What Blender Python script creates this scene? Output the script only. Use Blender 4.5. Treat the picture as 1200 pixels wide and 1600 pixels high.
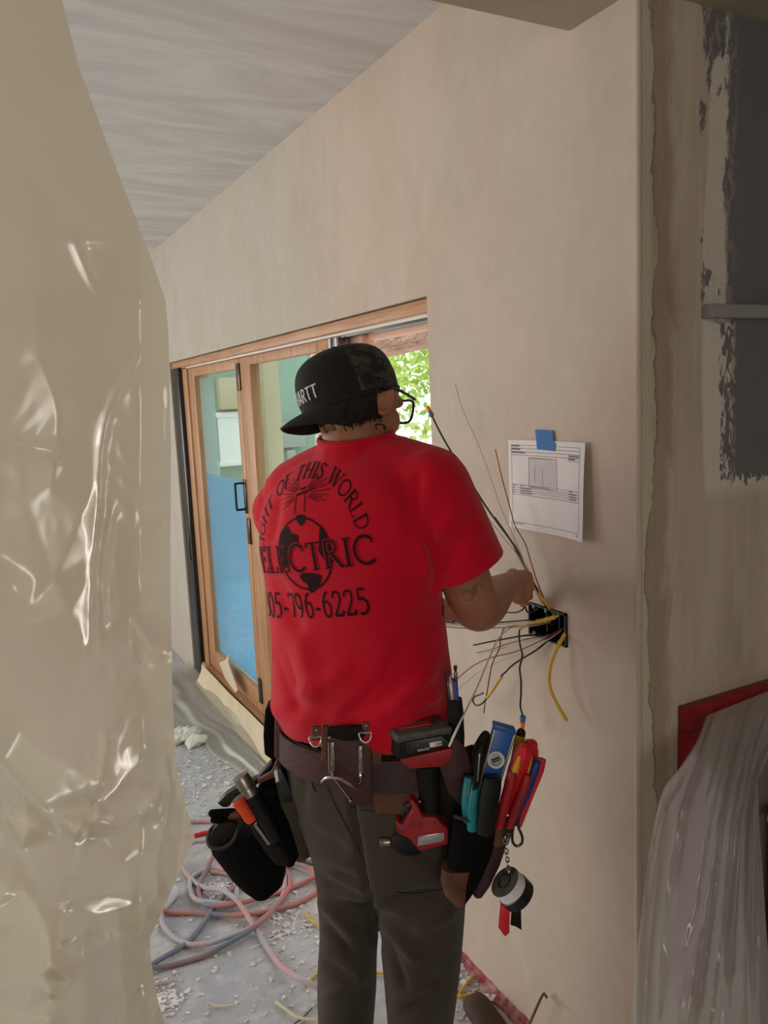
import bpy, bmesh, math, random
import numpy as np
from mathutils import Vector, Matrix, noise
from mathutils.bvhtree import BVHTree
random.seed(7)
rng = np.random.default_rng(7)
for o in list(bpy.data.objects):
    bpy.data.objects.remove(o)
scene = bpy.context.scene
col = scene.collection

# ------------------------------------------------------------------ camera
F_PX = 1250.0
YAW, PITCH, ROLL = map(math.radians, (27.67, 8.05, -2.615))
CAM = np.array([0.0, 0.0, 1.68])
FW = np.array([math.sin(YAW)*math.cos(PITCH), math.cos(YAW)*math.cos(PITCH), -math.sin(PITCH)])
_R = np.array([math.cos(YAW), -math.sin(YAW), 0.0])
_U = np.cross(_R, FW)
RT = math.cos(ROLL)*_R + math.sin(ROLL)*_U
UP = -math.sin(ROLL)*_R + math.cos(ROLL)*_U
FH = np.array([math.sin(YAW), math.cos(YAW), 0.0])      # horizontal viewing direction
RH = _R.copy()                                          # horizontal, to the right of it
ZZ = np.array([0.0, 0.0, 1.0])
cd = bpy.data.cameras.new('camera')
cam = bpy.data.objects.new('camera', cd)
col.objects.link(cam)
cd.sensor_fit = 'VERTICAL'
cd.sensor_height = 32.0
cd.lens = F_PX/1600.0*32.0
cd.clip_start = 0.02
m = Matrix.Identity(4)
for i in range(3):
    m[i][0], m[i][1], m[i][2], m[i][3] = RT[i], UP[i], -FW[i], CAM[i]
cam.matrix_world = m
scene.camera = cam

# ------------------------------------------------------------------ world, lights, exposure
scene.view_settings.view_transform = 'Standard'
scene.view_settings.look = 'None'
scene.view_settings.gamma = 1.0
scene.view_settings.use_curve_mapping = False
scene.view_settings.exposure = -0.1
w = bpy.data.worlds.new('daylight')
scene.world = w
w.use_nodes = True
bg = w.node_tree.nodes['Background']
bg.inputs['Color'].default_value = (0.93, 0.97, 1.0, 1)
bg.inputs['Strength'].default_value = 2.4
def lamp(name, kind, loc, aim, energy, color=(1, 1, 1), size=1.0, size_y=None, angle=None):
    d = bpy.data.lights.new(name, kind)
    d.energy = energy
    d.color = color
    if kind == 'AREA':
        d.shape = 'RECTANGLE'
        d.size = size
        d.size_y = size_y or size
    if kind == 'SUN' and angle:
        d.angle = angle
    o = bpy.data.objects.new(name, d)
    col.objects.link(o)
    o.location = loc
    o.rotation_euler = (Vector(aim)-Vector(loc)).to_track_quat('-Z', 'Y').to_euler()
    return o
lamp('sun', 'SUN', (7, 20, 22), (4.6, 9, 0), 4.5, (1.0, 0.95, 0.86), angle=0.01)
# daylight standing in the two big windows of the room that the photograph does not show
lamp('window_daylight_left', 'AREA', (-3.42, 3.2, 1.5), (1, 3.0, 1.3), 88, (1.0, 0.94, 0.85), 3.6, 1.9)
lamp('window_daylight_rear', 'AREA', (-0.9, -2.42, 1.55), (-0.2, 1.0, 1.2), 36, (1.0, 0.95, 0.87), 1.6, 1.3)
lamp('window_daylight_far', 'AREA', (-2.15, 7.3, 1.4), (-1.2, 3.0, 1.2), 75, (0.95, 0.98, 1.0), 2.2, 1.6)

# ------------------------------------------------------------------ pixel -> place helpers (image taken as 1200 x 1600)
def ray(x, y):
    return FW + RT*(x-600)/F_PX - UP*(y-800)/F_PX
XW = 1.18                                               # plane of the wall with the door
YC = 1.16                                               # plane of the return wall
DM = 1.50                                               # horizontal distance of the man
def onX(x, y, off=0.0, X=XW):
    r = ray(x, y); return CAM + r*((X-off)/r[0])
def onY(x, y, Y=YC):
    r = ray(x, y); return CAM + r*(Y/r[1])
def onZ(x, y, z=0.0):
    r = ray(x, y); return CAM + r*((z-CAM[2])/r[2])
def MP(x, y, t=0.0):
    r = ray(x, y); return CAM + r*((DM+t)/(r@FH))
def pxm(x, y, t=0.0):                                   # metres per pixel there
    r = ray(x, y); return (DM+t)/(r@FH)/F_PX

# ------------------------------------------------------------------ materials
def lin(c):
    def f(v):
        v /= 255.0
        return v/12.92 if v <= 0.04045 else ((v+0.055)/1.055)**2.4
    return tuple(f(v) for v in c)
MATS = {}
def mat(name, rgb, rough=0.6, metal=0.0, var=0.0, scale=8.0, bump=0.0, bscale=None, rgb2=None, spec=0.5, coat=0.0, stretch=(1, 1, 1), contrast=(0.35, 0.65), detail=5.0, sheen=0.0):
    m = bpy.data.materials.new(name)
    m.use_nodes = True
    nt = m.node_tree; n = nt.nodes; l = nt.links
    b = n['Principled BSDF']
    c = lin(rgb)
    b.inputs['Base Color'].default_value = (*c, 1)
    b.inputs['Roughness'].default_value = rough
    b.inputs['Metallic'].default_value = metal
    b.inputs['Specular IOR Level'].default_value = spec
    b.inputs['Coat Weight'].default_value = coat
    b.inputs['Sheen Weight'].default_value = sheen
    if var or rgb2 or bump:
        tc = n.new('ShaderNodeTexCoord'); mp = n.new('ShaderNodeMapping')
        mp.inputs['Scale'].default_value = stretch
        l.new(tc.outputs['Object'], mp.inputs['Vector'])
    if var or rgb2:
        no = n.new('ShaderNodeTexNoise'); no.inputs['Scale'].default_value = scale; no.inputs['Detail'].default_value = detail
        l.new(mp.outputs['Vector'], no.inputs['Vector'])
        cr = n.new('ShaderNodeValToRGB')
        cr.color_ramp.elements[0].position, cr.color_ramp.elements[1].position = contrast
        c2 = lin(rgb2) if rgb2 else tuple(v*(1-var) for v in c)
        c1 = c if rgb2 else tuple(min(1, v*(1+var)) for v in c)
        cr.color_ramp.elements[0].color = (*c2, 1); cr.color_ramp.elements[1].color = (*c1, 1)
        l.new(no.outputs['Fac'], cr.inputs['Fac'])
        l.new(cr.outputs['Color'], b.inputs['Base Color'])
    if bump:
        nb = n.new('ShaderNodeTexNoise'); nb.inputs['Scale'].default_value = bscale or scale*4; nb.inputs['Detail'].default_value = 6
        l.new(mp.outputs['Vector'], nb.inputs['Vector'])
        bu = n.new('ShaderNodeBump'); bu.inputs['Strength'].default_value = bump; bu.inputs['Distance'].default_value = 0.01
        l.new(nb.outputs['Fac'], bu.inputs['Height'])
        l.new(bu.outputs['Normal'], b.inputs['Normal'])
    MATS[name] = m
    return m

# ------------------------------------------------------------------ mesh helpers: everything is (verts, faces) in world space
def join(*vfs):
    V, F = [], []
    for v, f in vfs:
        k = len(V)
        V += [tuple(map(float, p)) for p in v]
        F += [tuple(i+k for i in q) for q in f]
    return V, F
def spline(pts, k=6, closed=False):
    P = np.array(pts, float); n = len(P); out = []
    segs = n if closed else n-1
    for i in range(segs):
        if closed:
            a, b, c, d = P[(i-1) % n], P[i], P[(i+1) % n], P[(i+2) % n]
        else:
            a, b, c, d = P[max(i-1, 0)], P[i], P[i+1], P[min(i+2, n-1)]
        for j in range(k):
            t = j/k
            out.append(0.5*((2*b)+(-a+c)*t+(2*a-5*b+4*c-d)*t*t+(-a+3*b-3*c+d)*t**3))
    if not closed:
        out.append(P[-1])
    return np.array(out)
def tube(pts, r, n=8, closed=False, k=0, flat=None):
    P = np.array(pts, float)
    rr = np.full(len(P), r, float) if np.isscalar(r) else np.array(r, float)
    if k:
        q = spline(np.hstack([P, rr[:, None]]), k, closed); P, rr = q[:, :3], q[:, 3]
    m = len(P)
    T = np.gradient(P, axis=0)
    if closed:
        T = np.roll(P, -1, 0)-np.roll(P, 1, 0)
    T /= np.linalg.norm(T, axis=1)[:, None]+1e-12
    a = np.array([0, 0, 1.0]) if abs(T[0][2]) < 0.9 else np.array([1.0, 0, 0])
    N = np.cross(T[0], a); N /= np.linalg.norm(N)
    V, F = [], []
    for i in range(m):
        N = N-T[i]*(N@T[i]); N /= np.linalg.norm(N)+1e-12
        B = np.cross(T[i], N)
        for j in range(n):
            an = 2*math.pi*j/n
            V.append(P[i]+rr[i]*(math.cos(an)*N+math.sin(an)*B))
    rings = m if closed else m-1
    for i in range(rings):
        for j in range(n):
            i2 = (i+1) % m
            F.append((i*n+j, i*n+(j+1) % n, i2*n+(j+1) % n, i2*n+j))
    if not closed:
        F.append(tuple(range(n-1, -1, -1)))
        F.append(tuple((m-1)*n+j for j in range(n)))
    return V, F
def loft(rings, cap=True, closed=True):
    n = len(rings[0]); V = [p for r in rings for p in r]; F = []
    for i in range(len(rings)-1):
        for j in range(n if closed else n-1):
            F.append((i*n+j, i*n+(j+1) % n, (i+1)*n+(j+1) % n, (i+1)*n+j))
    if cap:
        F.append(tuple(range(n-1, -1, -1)))
        F.append(tuple((len(rings)-1)*n+j for j in range(n)))
    return V, F
def from_bm(bm):
    bm.verts.ensure_lookup_table()
    for i, v in enumerate(bm.verts):
        v.index = i
    V = [tuple(v.co) for v in bm.verts]; F = [tuple(v.index for v in f.verts) for f in bm.faces]
    bm.free()
    return V, F
def box(c, size, axes=None, bev=0.0, seg=2):
    bm = bmesh.new()
    bmesh.ops.create_cube(bm, size=1.0)
    for v in bm.verts:
        v.co = Vector((v.co.x*size[0], v.co.y*size[1], v.co.z*size[2]))
    if bev:
        bmesh.ops.bevel(bm, geom=list(bm.edges), offset=bev, segments=seg, affect='EDGES', profile=0.5)
    V, F = from_bm(bm)
    A = np.eye(3) if axes is None else np.array(axes, float)
    V = np.array(V)@A+np.array(c, float)
    return [tuple(v) for v in V], F
def bb(lo, hi, bev=0.0):
    lo = np.array(lo, float); hi = np.array(hi, float)
    return box((lo+hi)/2, hi-lo, None, bev)
def prism(front, vec, bev=0.0, seg=2):                  # a polygon given in space, extruded along vec
    bm = bmesh.new()
    a = [bm.verts.new(tuple(p)) for p in front]
    b = [bm.verts.new(tuple(np.array(p)+np.array(vec))) for p in front]
    n = len(a)
    bm.faces.new(a); bm.faces.new(b[::-1])
    for i in range(n):
        bm.faces.new((a[(i+1) % n], a[i], b[i], b[(i+1) % n]))
    bmesh.ops.recalc_face_normals(bm, faces=list(bm.faces))
    if bev:
        es = [e for e in bm.edges]
        bmesh.ops.bevel(bm, geom=es, offset=bev, segments=seg, affect='EDGES', profile=0.5, clamp_overlap=True)
    return from_bm(bm)
def px_prism(poly, t, thick, bev=0.0, seg=2):           # outline at the man's distance + t, extruded away from the viewer
    f = (lambda x, y: t) if not callable(t) else t
    return prism([MP(x, y, f(x, y)) for x, y in poly], FH*thick, bev, seg)
def frame(z, x=None):
    z = np.array(z, float); z /= np.linalg.norm(z)
    x = np.array(x if x is not None else ((1, 0, 0) if abs(z[0]) < 0.8 else (0, 1, 0)), float)
    x = x-z*(x@z); x /= np.linalg.norm(x)
    return x, np.cross(z, x), z
def lathe(base, axis, prof, n=20, xdir=None, sx=1.0):   # prof: (radius, height)
    x, y, z = frame(axis, xdir)
    base = np.array(base, float)
    rings = [[base+z*h+r*(math.cos(2*math.pi*j/n)*x*sx+math.sin(2*math.pi*j/n)*y) for j in range(n)] for r, h in prof]
    return loft(rings)
def ellipsoid(c, axes, n=24, m=14):                     # axes: three vectors
    c = np.array(c, float); A = [np.array(a, float) for a in axes]
    rings = []
    for i in range(1, m):
        th = math.pi*i/m
        rings.append([c+A[2]*math.cos(th)+math.sin(th)*(A[0]*math.cos(2*math.pi*j/n)+A[1]*math.sin(2*math.pi*j/n)) for j in range(n)])
    return loft(rings)
def capsule(p, q, r0, r1, n=14):
    p = np.array(p, float); q = np.array(q, float); d = q-p; d = d/np.linalg.norm(d)
    pts, rr = [], []
    for a in (-90, -60, -30, 0):
        pts.append(p+d*r0*math.sin(math.radians(a))); rr.append(max(1e-4, r0*math.cos(math.radians(a))))
    for a in (0, 30, 60, 90):
        pts.append(q+d*r1*math.sin(math.radians(a))); rr.append(max(1e-4, r1*math.cos(math.radians(a))))
    return tube(pts, rr, n)

ORI = {}
def to_mesh(name, V, F, o, smooth):
    me = bpy.data.meshes.new(name)
    me.from_pydata([tuple(np.array(v)-o) for v in V], [], F)
    bm = bmesh.new(); bm.from_mesh(me)
    bmesh.ops.recalc_face_normals(bm, faces=list(bm.faces))
    bm.to_mesh(me); bm.free()
    if smooth is not None:
        me.polygons.foreach_set('use_smooth', [True]*len(me.polygons))
        if smooth > 0:
            me.set_sharp_from_angle(angle=math.radians(smooth))
    return me
def link(name, me, material, parent, o):
    ob = bpy.data.objects.new(name, me)
    col.objects.link(ob)
    if material is not None:
        me.materials.append(MATS[material] if isinstance(material, str) else material)
    if parent is not None:
        ob.parent = parent
    else:
        ob.location = tuple(o)
    ORI[ob.name] = np.array(o)
    return ob
def part(name, vf, material, parent, smooth=40):
    o = ORI[parent.name]
    return link(name, to_mesh(name, vf[0], vf[1], o, smooth), material, parent, o)
def tag(o, label=None, cat=None, group=None, kind=None):
    if label: o['label'] = label
    if cat: o['category'] = cat
    if group: o['group'] = group
    if kind: o['kind'] = kind
    return o
def solo(name, vf, material, label, cat, group=None, smooth=40, kind=None):
    V = np.array(vf[0]); o = (V.min(0)+V.max(0))/2; o[2] = V[:, 2].min()
    return tag(link(name, to_mesh(name, vf[0], vf[1], o, smooth), material, None, o), label, cat, group, kind)
def thing(name, loc, label, cat, group=None):
    e = bpy.data.objects.new(name, None)
    e.empty_display_size = 0.05
    col.objects.link(e)
    e.location = tuple(loc)
    ORI[e.name] = np.array(loc, float)
    return tag(e, label, cat, group)
def struct(name, vf, material, parent=None, smooth=None):
    if parent is not None:
        return part(name, vf, material, parent, 40)
    return tag(link(name, to_mesh(name, vf[0], vf[1], np.zeros(3), 40), material, None, np.zeros(3)), kind='structure')
def remesh(vfs, voxel, iters=6, fac=0.5):
    V, F = join(*vfs)
    me = to_mesh('tmp', V, F, np.zeros(3), None)
    # every closed piece must face outwards
    bm = bmesh.new(); bm.from_mesh(me)
    bmesh.ops.triangulate(bm, faces=[f for f in bm.faces if len(f.verts) > 4])
    bmesh.ops.recalc_face_normals(bm, faces=list(bm.faces)); bm.to_mesh(me); bm.free()
    ob = bpy.data.objects.new('tmp', me); col.objects.link(ob)
    r = ob.modifiers.new('r', 'REMESH'); r.mode = 'VOXEL'; r.voxel_size = voxel; r.adaptivity = 0
    s = ob.modifiers.new('s', 'SMOOTH'); s.factor = fac; s.iterations = iters
    dg = bpy.context.evaluated_depsgraph_get()
    ev = ob.evaluated_get(dg)
    out = bpy.data.meshes.new_from_object(ev)
    bpy.data.objects.remove(ob)
    n = len(out.vertices)
    V = np.empty(n*3); out.vertices.foreach_get('co', V); V = V.reshape(-1, 3)
    F = [tuple(p.vertices) for p in out.polygons]
    bpy.data.meshes.remove(out)
    return V, F
def normals(V, F):
    V = np.array(V); Q = np.array([f[:3] for f in F])
    fn = np.cross(V[Q[:, 1]]-V[Q[:, 0]], V[Q[:, 2]]-V[Q[:, 0]])
    N = np.zeros_like(V)
    for k in range(3):
        np.add.at(N, Q[:, k], fn)
    return N/(np.linalg.norm(N, axis=1)[:, None]+1e-12)
def px_of(V):                                           # where world points stand in the photograph
    P = np.array(V)-CAM; d = P@FW
    return 600+F_PX*(P@RT)/d, 800-F_PX*(P@UP)/d
def cut(V, F, co, no, keep=None):                       # remove what lies on the positive side of a plane
    bm = bmesh.new()
    vs = [bm.verts.new(tuple(v)) for v in V]
    for f in F:
        try: bm.faces.new([vs[i] for i in f])
        except ValueError: pass
    geom = list(bm.verts)+list(bm.edges)+list(bm.faces)
    if keep is not None:
        sel = set(f for f in bm.faces if keep(np.array(f.calc_center_median())))
        es = set(e for f in sel for e in f.edges); ve = set(v for f in sel for v in f.verts)
        geom = list(sel)+list(es)+list(ve)
    bmesh.ops.bisect_plane(bm, geom=geom, dist=1e-5, plane_co=tuple(co), plane_no=tuple(no), clear_outer=False, clear_inner=False)
    co = np.array(co); no = np.array(no)
    dead = [f for f in bm.faces if (np.array(f.calc_center_median())-co)@no > 1e-6 and (keep is None or keep(np.array(f.calc_center_median())))]
    bmesh.ops.delete(bm, geom=dead, context='FACES')
    lo = [v for v in bm.verts if not v.link_faces]
    bmesh.ops.delete(bm, geom=lo, context='VERTS')
    return from_bm(bm)
def solidify(o, th, off=-1.0):
    s = o.modifiers.new('thickness', 'SOLIDIFY'); s.thickness = th; s.offset = off
    return o
# ------------------------------------------------------------------ the setting
def nodes_of(m):
    return m.node_tree.nodes, m.node_tree.links, m.node_tree.nodes['Principled BSDF']
def vmath(n, l, op, a, b=None):
    q = n.new('ShaderNodeMath'); q.operation = op; q.use_clamp = False
    for i, v in enumerate((a, b)):
        if v is None: continue
        if isinstance(v, (int, float)): q.inputs[i].default_value = v
        else: l.new(v, q.inputs[i])
    return q.outputs[0]
def ramp(n, l, src, p0, p1):
    r = n.new('ShaderNodeMapRange'); r.inputs[1].default_value = p0; r.inputs[2].default_value = p1; r.clamp = True
    l.new(src, r.inputs[0]); return r.outputs[0]
def mixc(n, l, fac, a, b):
    q = n.new('ShaderNodeMix'); q.data_type = 'RGBA'
    if isinstance(fac, (int, float)): q.inputs[0].default_value = fac
    else: l.new(fac, q.inputs[0])
    for i, v in ((6, a), (7, b)):
        if isinstance(v, tuple): q.inputs[i].default_value = (*v, 1)
        else: l.new(v, q.inputs[i])
    return q.outputs[2]
def noise_tex(n, l, scale, stretch=(1, 1, 1), detail=5.0, rough=0.55, dist=0.0):
    tc = n.new('ShaderNodeTexCoord'); mp = n.new('ShaderNodeMapping'); mp.inputs['Scale'].default_value = stretch
    l.new(tc.outputs['Object'], mp.inputs['Vector'])
    t = n.new('ShaderNodeTexNoise'); t.inputs['Scale'].default_value = scale; t.inputs['Detail'].default_value = detail
    t.inputs['Roughness'].default_value = rough; t.inputs['Distortion'].default_value = dist
    l.new(mp.outputs['Vector'], t.inputs['Vector'])
    return t.outputs['Fac']
def sep(n, l):
    tc = n.new('ShaderNodeTexCoord'); s = n.new('ShaderNodeSeparateXYZ')
    l.new(tc.outputs['Object'], s.inputs[0]); return s.outputs
def bump_to(n, l, b, h, strength, dist=0.01):
    u = n.new('ShaderNodeBump'); u.inputs['Strength'].default_value = strength; u.inputs['Distance'].default_value = dist
    l.new(h, u.inputs['Height']); l.new(u.outputs['Normal'], b.inputs['Normal'])

# plaster of the long wall: grey-beige skim coat, pinkish where the coat is thin
m = mat('wall_plaster', (190, 176, 158), 0.75); n, l, b = nodes_of(m)
a1 = noise_tex(n, l, 1.3, (1, 1, 0.6), 4); a2 = noise_tex(n, l, 2.6, (1, 1.5, 0.8), 6, 0.6, 0.6); a3 = noise_tex(n, l, 22, (1, 1, 0.7), 5)
yy = sep(n, l)
pink = ramp(n, l, vmath(n, l, 'ADD', vmath(n, l, 'MULTIPLY', a1, 1.2), vmath(n, l, 'MULTIPLY', yy[1], -0.22)), -0.15, 0.45)
c = mixc(n, l, pink, lin((186, 180, 168)), lin((206, 182, 167)))
c = mixc(n, l, vmath(n, l, 'MULTIPLY', ramp(n, l, a2, 0.42, 0.72), 0.45), c, lin((176, 160, 140)))
c = mixc(n, l, vmath(n, l, 'MULTIPLY', ramp(n, l, a3, 0.45, 0.8), 0.18), c, lin((222, 212, 198)))
l.new(c, b.inputs['Base Color'])
bump_to(n, l, b, vmath(n, l, 'ADD', a2, vmath(n, l, 'MULTIPLY', a3, 0.35)), 0.25, 0.006)

# return wall: half stripped, grey paint with a ragged edge, pale filler beside it, trowel ridges by the corner
m = mat('wall_patched', (160, 142, 120), 0.7); n, l, b = nodes_of(m)
p = sep(n, l)
r1 = noise_tex(n, l, 30, (1, 1, 0.3), 8, 0.65); r2 = noise_tex(n, l, 70, (1, 1, 0.45), 6, 0.6, 0.6); r3 = noise_tex(n, l, 9, (1, 1, 0.25), 5); r4 = noise_tex(n, l, 16, (1.4, 1, 0.16), 6, 0.6, 0.5)
base = mixc(n, l, ramp(n, l, r3, 0.4, 0.65), lin((202, 188, 172)), lin((184, 170, 152)))
base = mixc(n, l, vmath(n, l, 'MULTIPLY', ramp(n, l, r4, 0.5, 0.60), 0.45), base, lin((214, 202, 184)))
fresh = vmath(n, l, 'MULTIPLY', ramp(n, l, vmath(n, l, 'ADD', p[0], vmath(n, l, 'MULTIPLY', r3, 0.02)), 1.232, 1.222), 0.7)
base = mixc(n, l, fresh, base, lin((206, 196, 176)))
r5 = noise_tex(n, l, 5, (1, 1, 0.55), 7, 0.65, 0.4); r6 = noise_tex(n, l, 14, (1, 1, 0.3), 6, 0.6, 0.5)
xs = vmath(n, l, 'ADD', p[0], vmath(n, l, 'MULTIPLY', vmath(n, l, 'SUBTRACT', r5, 0.5), 0.16))
band = vmath(n, l, 'MULTIPLY', ramp(n, l, xs, 1.222, 1.228), ramp(n, l, xs, 1.285, 1.262))
base = mixc(n, l, vmath(n, l, 'MULTIPLY', band, 0.55), base, lin((146, 122, 98)))
crack = vmath(n, l, 'MULTIPLY', ramp(n, l, vmath(n, l, 'ABSOLUTE', vmath(n, l, 'SUBTRACT', xs, 1.224)), 0.0035, 0.0005), ramp(n, l, r6, 0.42, 0.52))
base = mixc(n, l, vmath(n, l, 'MULTIPLY', crack, 0.6), base, lin((112, 98, 82)))
r7 = noise_tex(n, l, 11, (1.2, 1, 0.35), 8, 0.7, 0.3)
xw = vmath(n, l, 'ADD', p[0], vmath(n, l, 'MULTIPLY', vmath(n, l, 'SUBTRACT', r3, 0.5), 0.07))
fil = vmath(n, l, 'MULTIPLY', ramp(n, l, xw, 1.356, 1.364), ramp(n, l, p[2], 1.43, 1.47))
base = mixc(n, l, vmath(n, l, 'MULTIPLY', fil, 0.85), base, lin((222, 216, 208)))
zed = vmath(n, l, 'ADD', p[2], vmath(n, l, 'MULTIPLY', vmath(n, l, 'SUBTRACT', r2, 0.5), 0.10))
xg = vmath(n, l, 'ADD', p[0], vmath(n, l, 'MULTIPLY', vmath(n, l, 'SUBTRACT', r1, 0.5), 0.075))
hi = ramp(n, l, p[2], 1.80, 1.81)
xg = vmath(n, l, 'ADD', xg, vmath(n, l, 'MULTIPLY', hi, 0.065))
grey = vmath(n, l, 'MULTIPLY', ramp(n, l, xg, 1.415, 1.418), ramp(n, l, zed, 1.472, 1.476))
spk = vmath(n, l, 'MULTIPLY', ramp(n, l, r2, 0.50, 0.53), ramp(n, l, vmath(n, l, 'ADD', p[0], vmath(n, l, 'MULTIPLY', r3, 0.03)), 1.478, 1.452))
big = vmath(n, l, 'MULTIPLY', vmath(n, l, 'MULTIPLY', hi, ramp(n, l, r7, 0.485, 0.50)), ramp(n, l, vmath(n, l, 'ADD', p[0], vmath(n, l, 'MULTIPLY', r2, 0.03)), 1.445, 1.435))
spk = vmath(n, l, 'MAXIMUM', vmath(n, l, 'MULTIPLY', spk, vmath(n, l, 'SUBTRACT', 1.0, vmath(n, l, 'MULTIPLY', hi, 0.75))), big)
grey = vmath(n, l, 'MULTIPLY', grey, vmath(n, l, 'SUBTRACT', 1.0, vmath(n, l, 'MULTIPLY', spk, 0.95)))
base = mixc(n, l, grey, base, lin((116, 114, 114)))
l.new(base, b.inputs['Base Color'])
bump_to(n, l, b, vmath(n, l, 'ADD', vmath(n, l, 'ADD', vmath(n, l, 'SUBTRACT', vmath(n, l, 'MULTIPLY', r5, 1.6), vmath(n, l, 'MULTIPLY', band, 0.5)), r3), vmath(n, l, 'MULTIPLY', grey, 0.6)), 0.6, 0.007)

# ceiling: trowelled skim coat with glossy swipes
m = mat('ceiling_plaster', (186, 184, 182), 0.5); n, l, b = nodes_of(m)
s1 = noise_tex(n, l, 3.5, (0.35, 1.6, 1), 7, 0.62, 0.8); s2 = noise_tex(n, l, 1.2, (1, 1, 1), 3)
c = mixc(n, l, ramp(n, l, s1, 0.42, 0.6), lin((206, 204, 204)), lin((222, 222, 221)))
l.new(c, b.inputs['Base Color'])
l.new(ramp(n, l, s1, 0.75, 0.30), b.inputs['Roughness'])
bump_to(n, l, b, s1, 0.35, 0.010)
mat('soffit_plaster', (176, 163, 146), 0.8, var=0.08, scale=4, bump=0.15)
mat('room_paint', (196, 186, 170), 0.8, var=0.05, scale=3)

# floor: dusty bare concrete
m = mat('floor_concrete', (150, 146, 144), 0.85); n, l, b = nodes_of(m)
f1 = noise_tex(n, l, 3.0, (1, 1, 1), 6, 0.6, 0.5); f2 = noise_tex(n, l, 45, (1, 1, 1), 8, 0.7); f3 = noise_tex(n, l, 11, (1, 1, 1), 6, 0.65)
c = mixc(n, l, ramp(n, l, f1, 0.38, 0.62), lin((168, 170, 178)), lin((190, 187, 185)))
c = mixc(n, l, vmath(n, l, 'MULTIPLY', ramp(n, l, f3, 0.5, 0.66), 0.6), c, lin((214, 210, 206)))
c = mixc(n, l, vmath(n, l, 'MULTIPLY', ramp(n, l, f2, 0.55, 0.75), 0.5), c, lin((146, 138, 130)))
l.new(c, b.inputs['Base Color'])
bump_to(n, l, b, vmath(n, l, 'ADD', f2, f3), 0.35, 0.008)

BOXY = (float(onX(887, 985)[1]), float(onX(828, 965)[1]))
BOXZ = (float(onX(887, 1012)[2]), float(onX(828, 940)[2]))
DY0, DY1, DZ1 = 1.94, 4.97, 1.955
CEIL, SOFF, SOFY = 2.645, 2.40, 1.345
def wall_grid(ys, zs, holes, x0, x1):
    ok = {}
    for i in range(len(ys)-1):
        for j in range(len(zs)-1):
            cy, cz = (ys[i]+ys[i+1])/2, (zs[j]+zs[j+1])/2
            ok[i, j] = not any(h[0] < cy < h[1] and h[2] < cz < h[3] for h in holes)
    vi, V, F = {}, [], []
    def v(x, i, j):
        k = (x, i, j)
        if k not in vi:
            vi[k] = len(V); V.append((x, ys[i], zs[j]))
        return vi[k]
    for (i, j), s in ok.items():
        if not s: continue
        for x, fl in ((x0, 1), (x1, -1)):
            q = (v(x, i, j), v(x, i+1, j), v(x, i+1, j+1), v(x, i, j+1))
            F.append(q[::fl])
        for di, dj, a, c2 in ((-1, 0, (i, j), (i, j+1)), (1, 0, (i+1, j), (i+1, j+1)), (0, -1, (i, j), (i+1, j)), (0, 1, (i, j+1), (i+1, j+1))):
            if not ok.get((i+di, j+dj), False):
                F.append((v(x0, *a), v(x0, *c2), v(x1, *c2), v(x1, *a)))
    return V, F
wr = wall_grid([YC+0.012, BOXY[0], BOXY[1], DY0, DY1, 7.5], [-0.05, BOXZ[0], BOXZ[1], DZ1, 2.75], [(DY0, DY1, -1, DZ1), (BOXY[0], BOXY[1], BOXZ[0], BOXZ[1])], XW, XW+0.17)
W1 = struct('wall_right', wr, 'wall_plaster')
W2 = struct('wall_near', bb((XW, YC, -0.05), (3.6, YC+0.012, 2.75)), 'wall_patched')
# plastered corner bead
struct('trim_1', tube([(XW+0.004, YC+0.004, 0.0), (XW+0.004, YC+0.004, SOFF)], 0.0075, 12), 'wall_plaster')
struct('floor', bb((-3.6, -2.6, -0.1), (3.6, 7.5, 0.0)), 'floor_concrete')
struct('ceiling', bb((-3.6, SOFY, CEIL), (XW+0.0, 7.6, CEIL+0.1)), 'ceiling_plaster')
struct('ceiling_lower', bb((-3.6, -2.6, SOFF), (3.6, SOFY, CEIL+0.1)), 'soffit_plaster')
struct('wall_far', bb((-3.6, 7.5, -0.05), (XW+0.17, 7.6, 2.75)), 'room_paint')
struct('wall_left', bb((-3.6, -2.6, -0.05), (-3.5, 7.5, 2.75)), 'room_paint')
struct('wall_rear', bb((-3.6, -2.6, -0.05), (3.6, -2.5, 2.75)), 'room_paint')
struct('wall_side', bb((3.5, -2.5, -0.05), (3.6, YC+0.1, 2.75)), 'room_paint')

# strip of red adhesive left where the baseboard was torn off
m = mat('red_residue', (150, 70, 76), 0.8, rgb2=(190, 150, 150), scale=30, bump=0.6, contrast=(0.35, 0.6))
V, F = [], []
ny = 60
for i in range(ny):
    y = YC+0.02+(DY0-YC-0.02)*i/(ny-1)
    h = 0.020+0.010*noise.noise(Vector((y*22, 0, 3))); d = 0.024+0.010*noise.noise(Vector((y*17, 5, 1)))
    V += [(XW, y, h), (XW-0.006, y, h*0.9), (XW-0.008, y, 0.008), (XW-d, y, 0.006), (XW-d-0.004, y, 0.0), (XW, y, 0.0)]
for i in range(ny-1):
    for j in range(6):
        F.append((i*6+j, i*6+(j+1) % 6, (i+1)*6+(j+1) % 6, (i+1)*6+j))
F += [tuple(range(6)), tuple((ny-1)*6+j for j in range(5, -1, -1))]
struct('baseboard_right', (V, F), 'red_residue')

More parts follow.
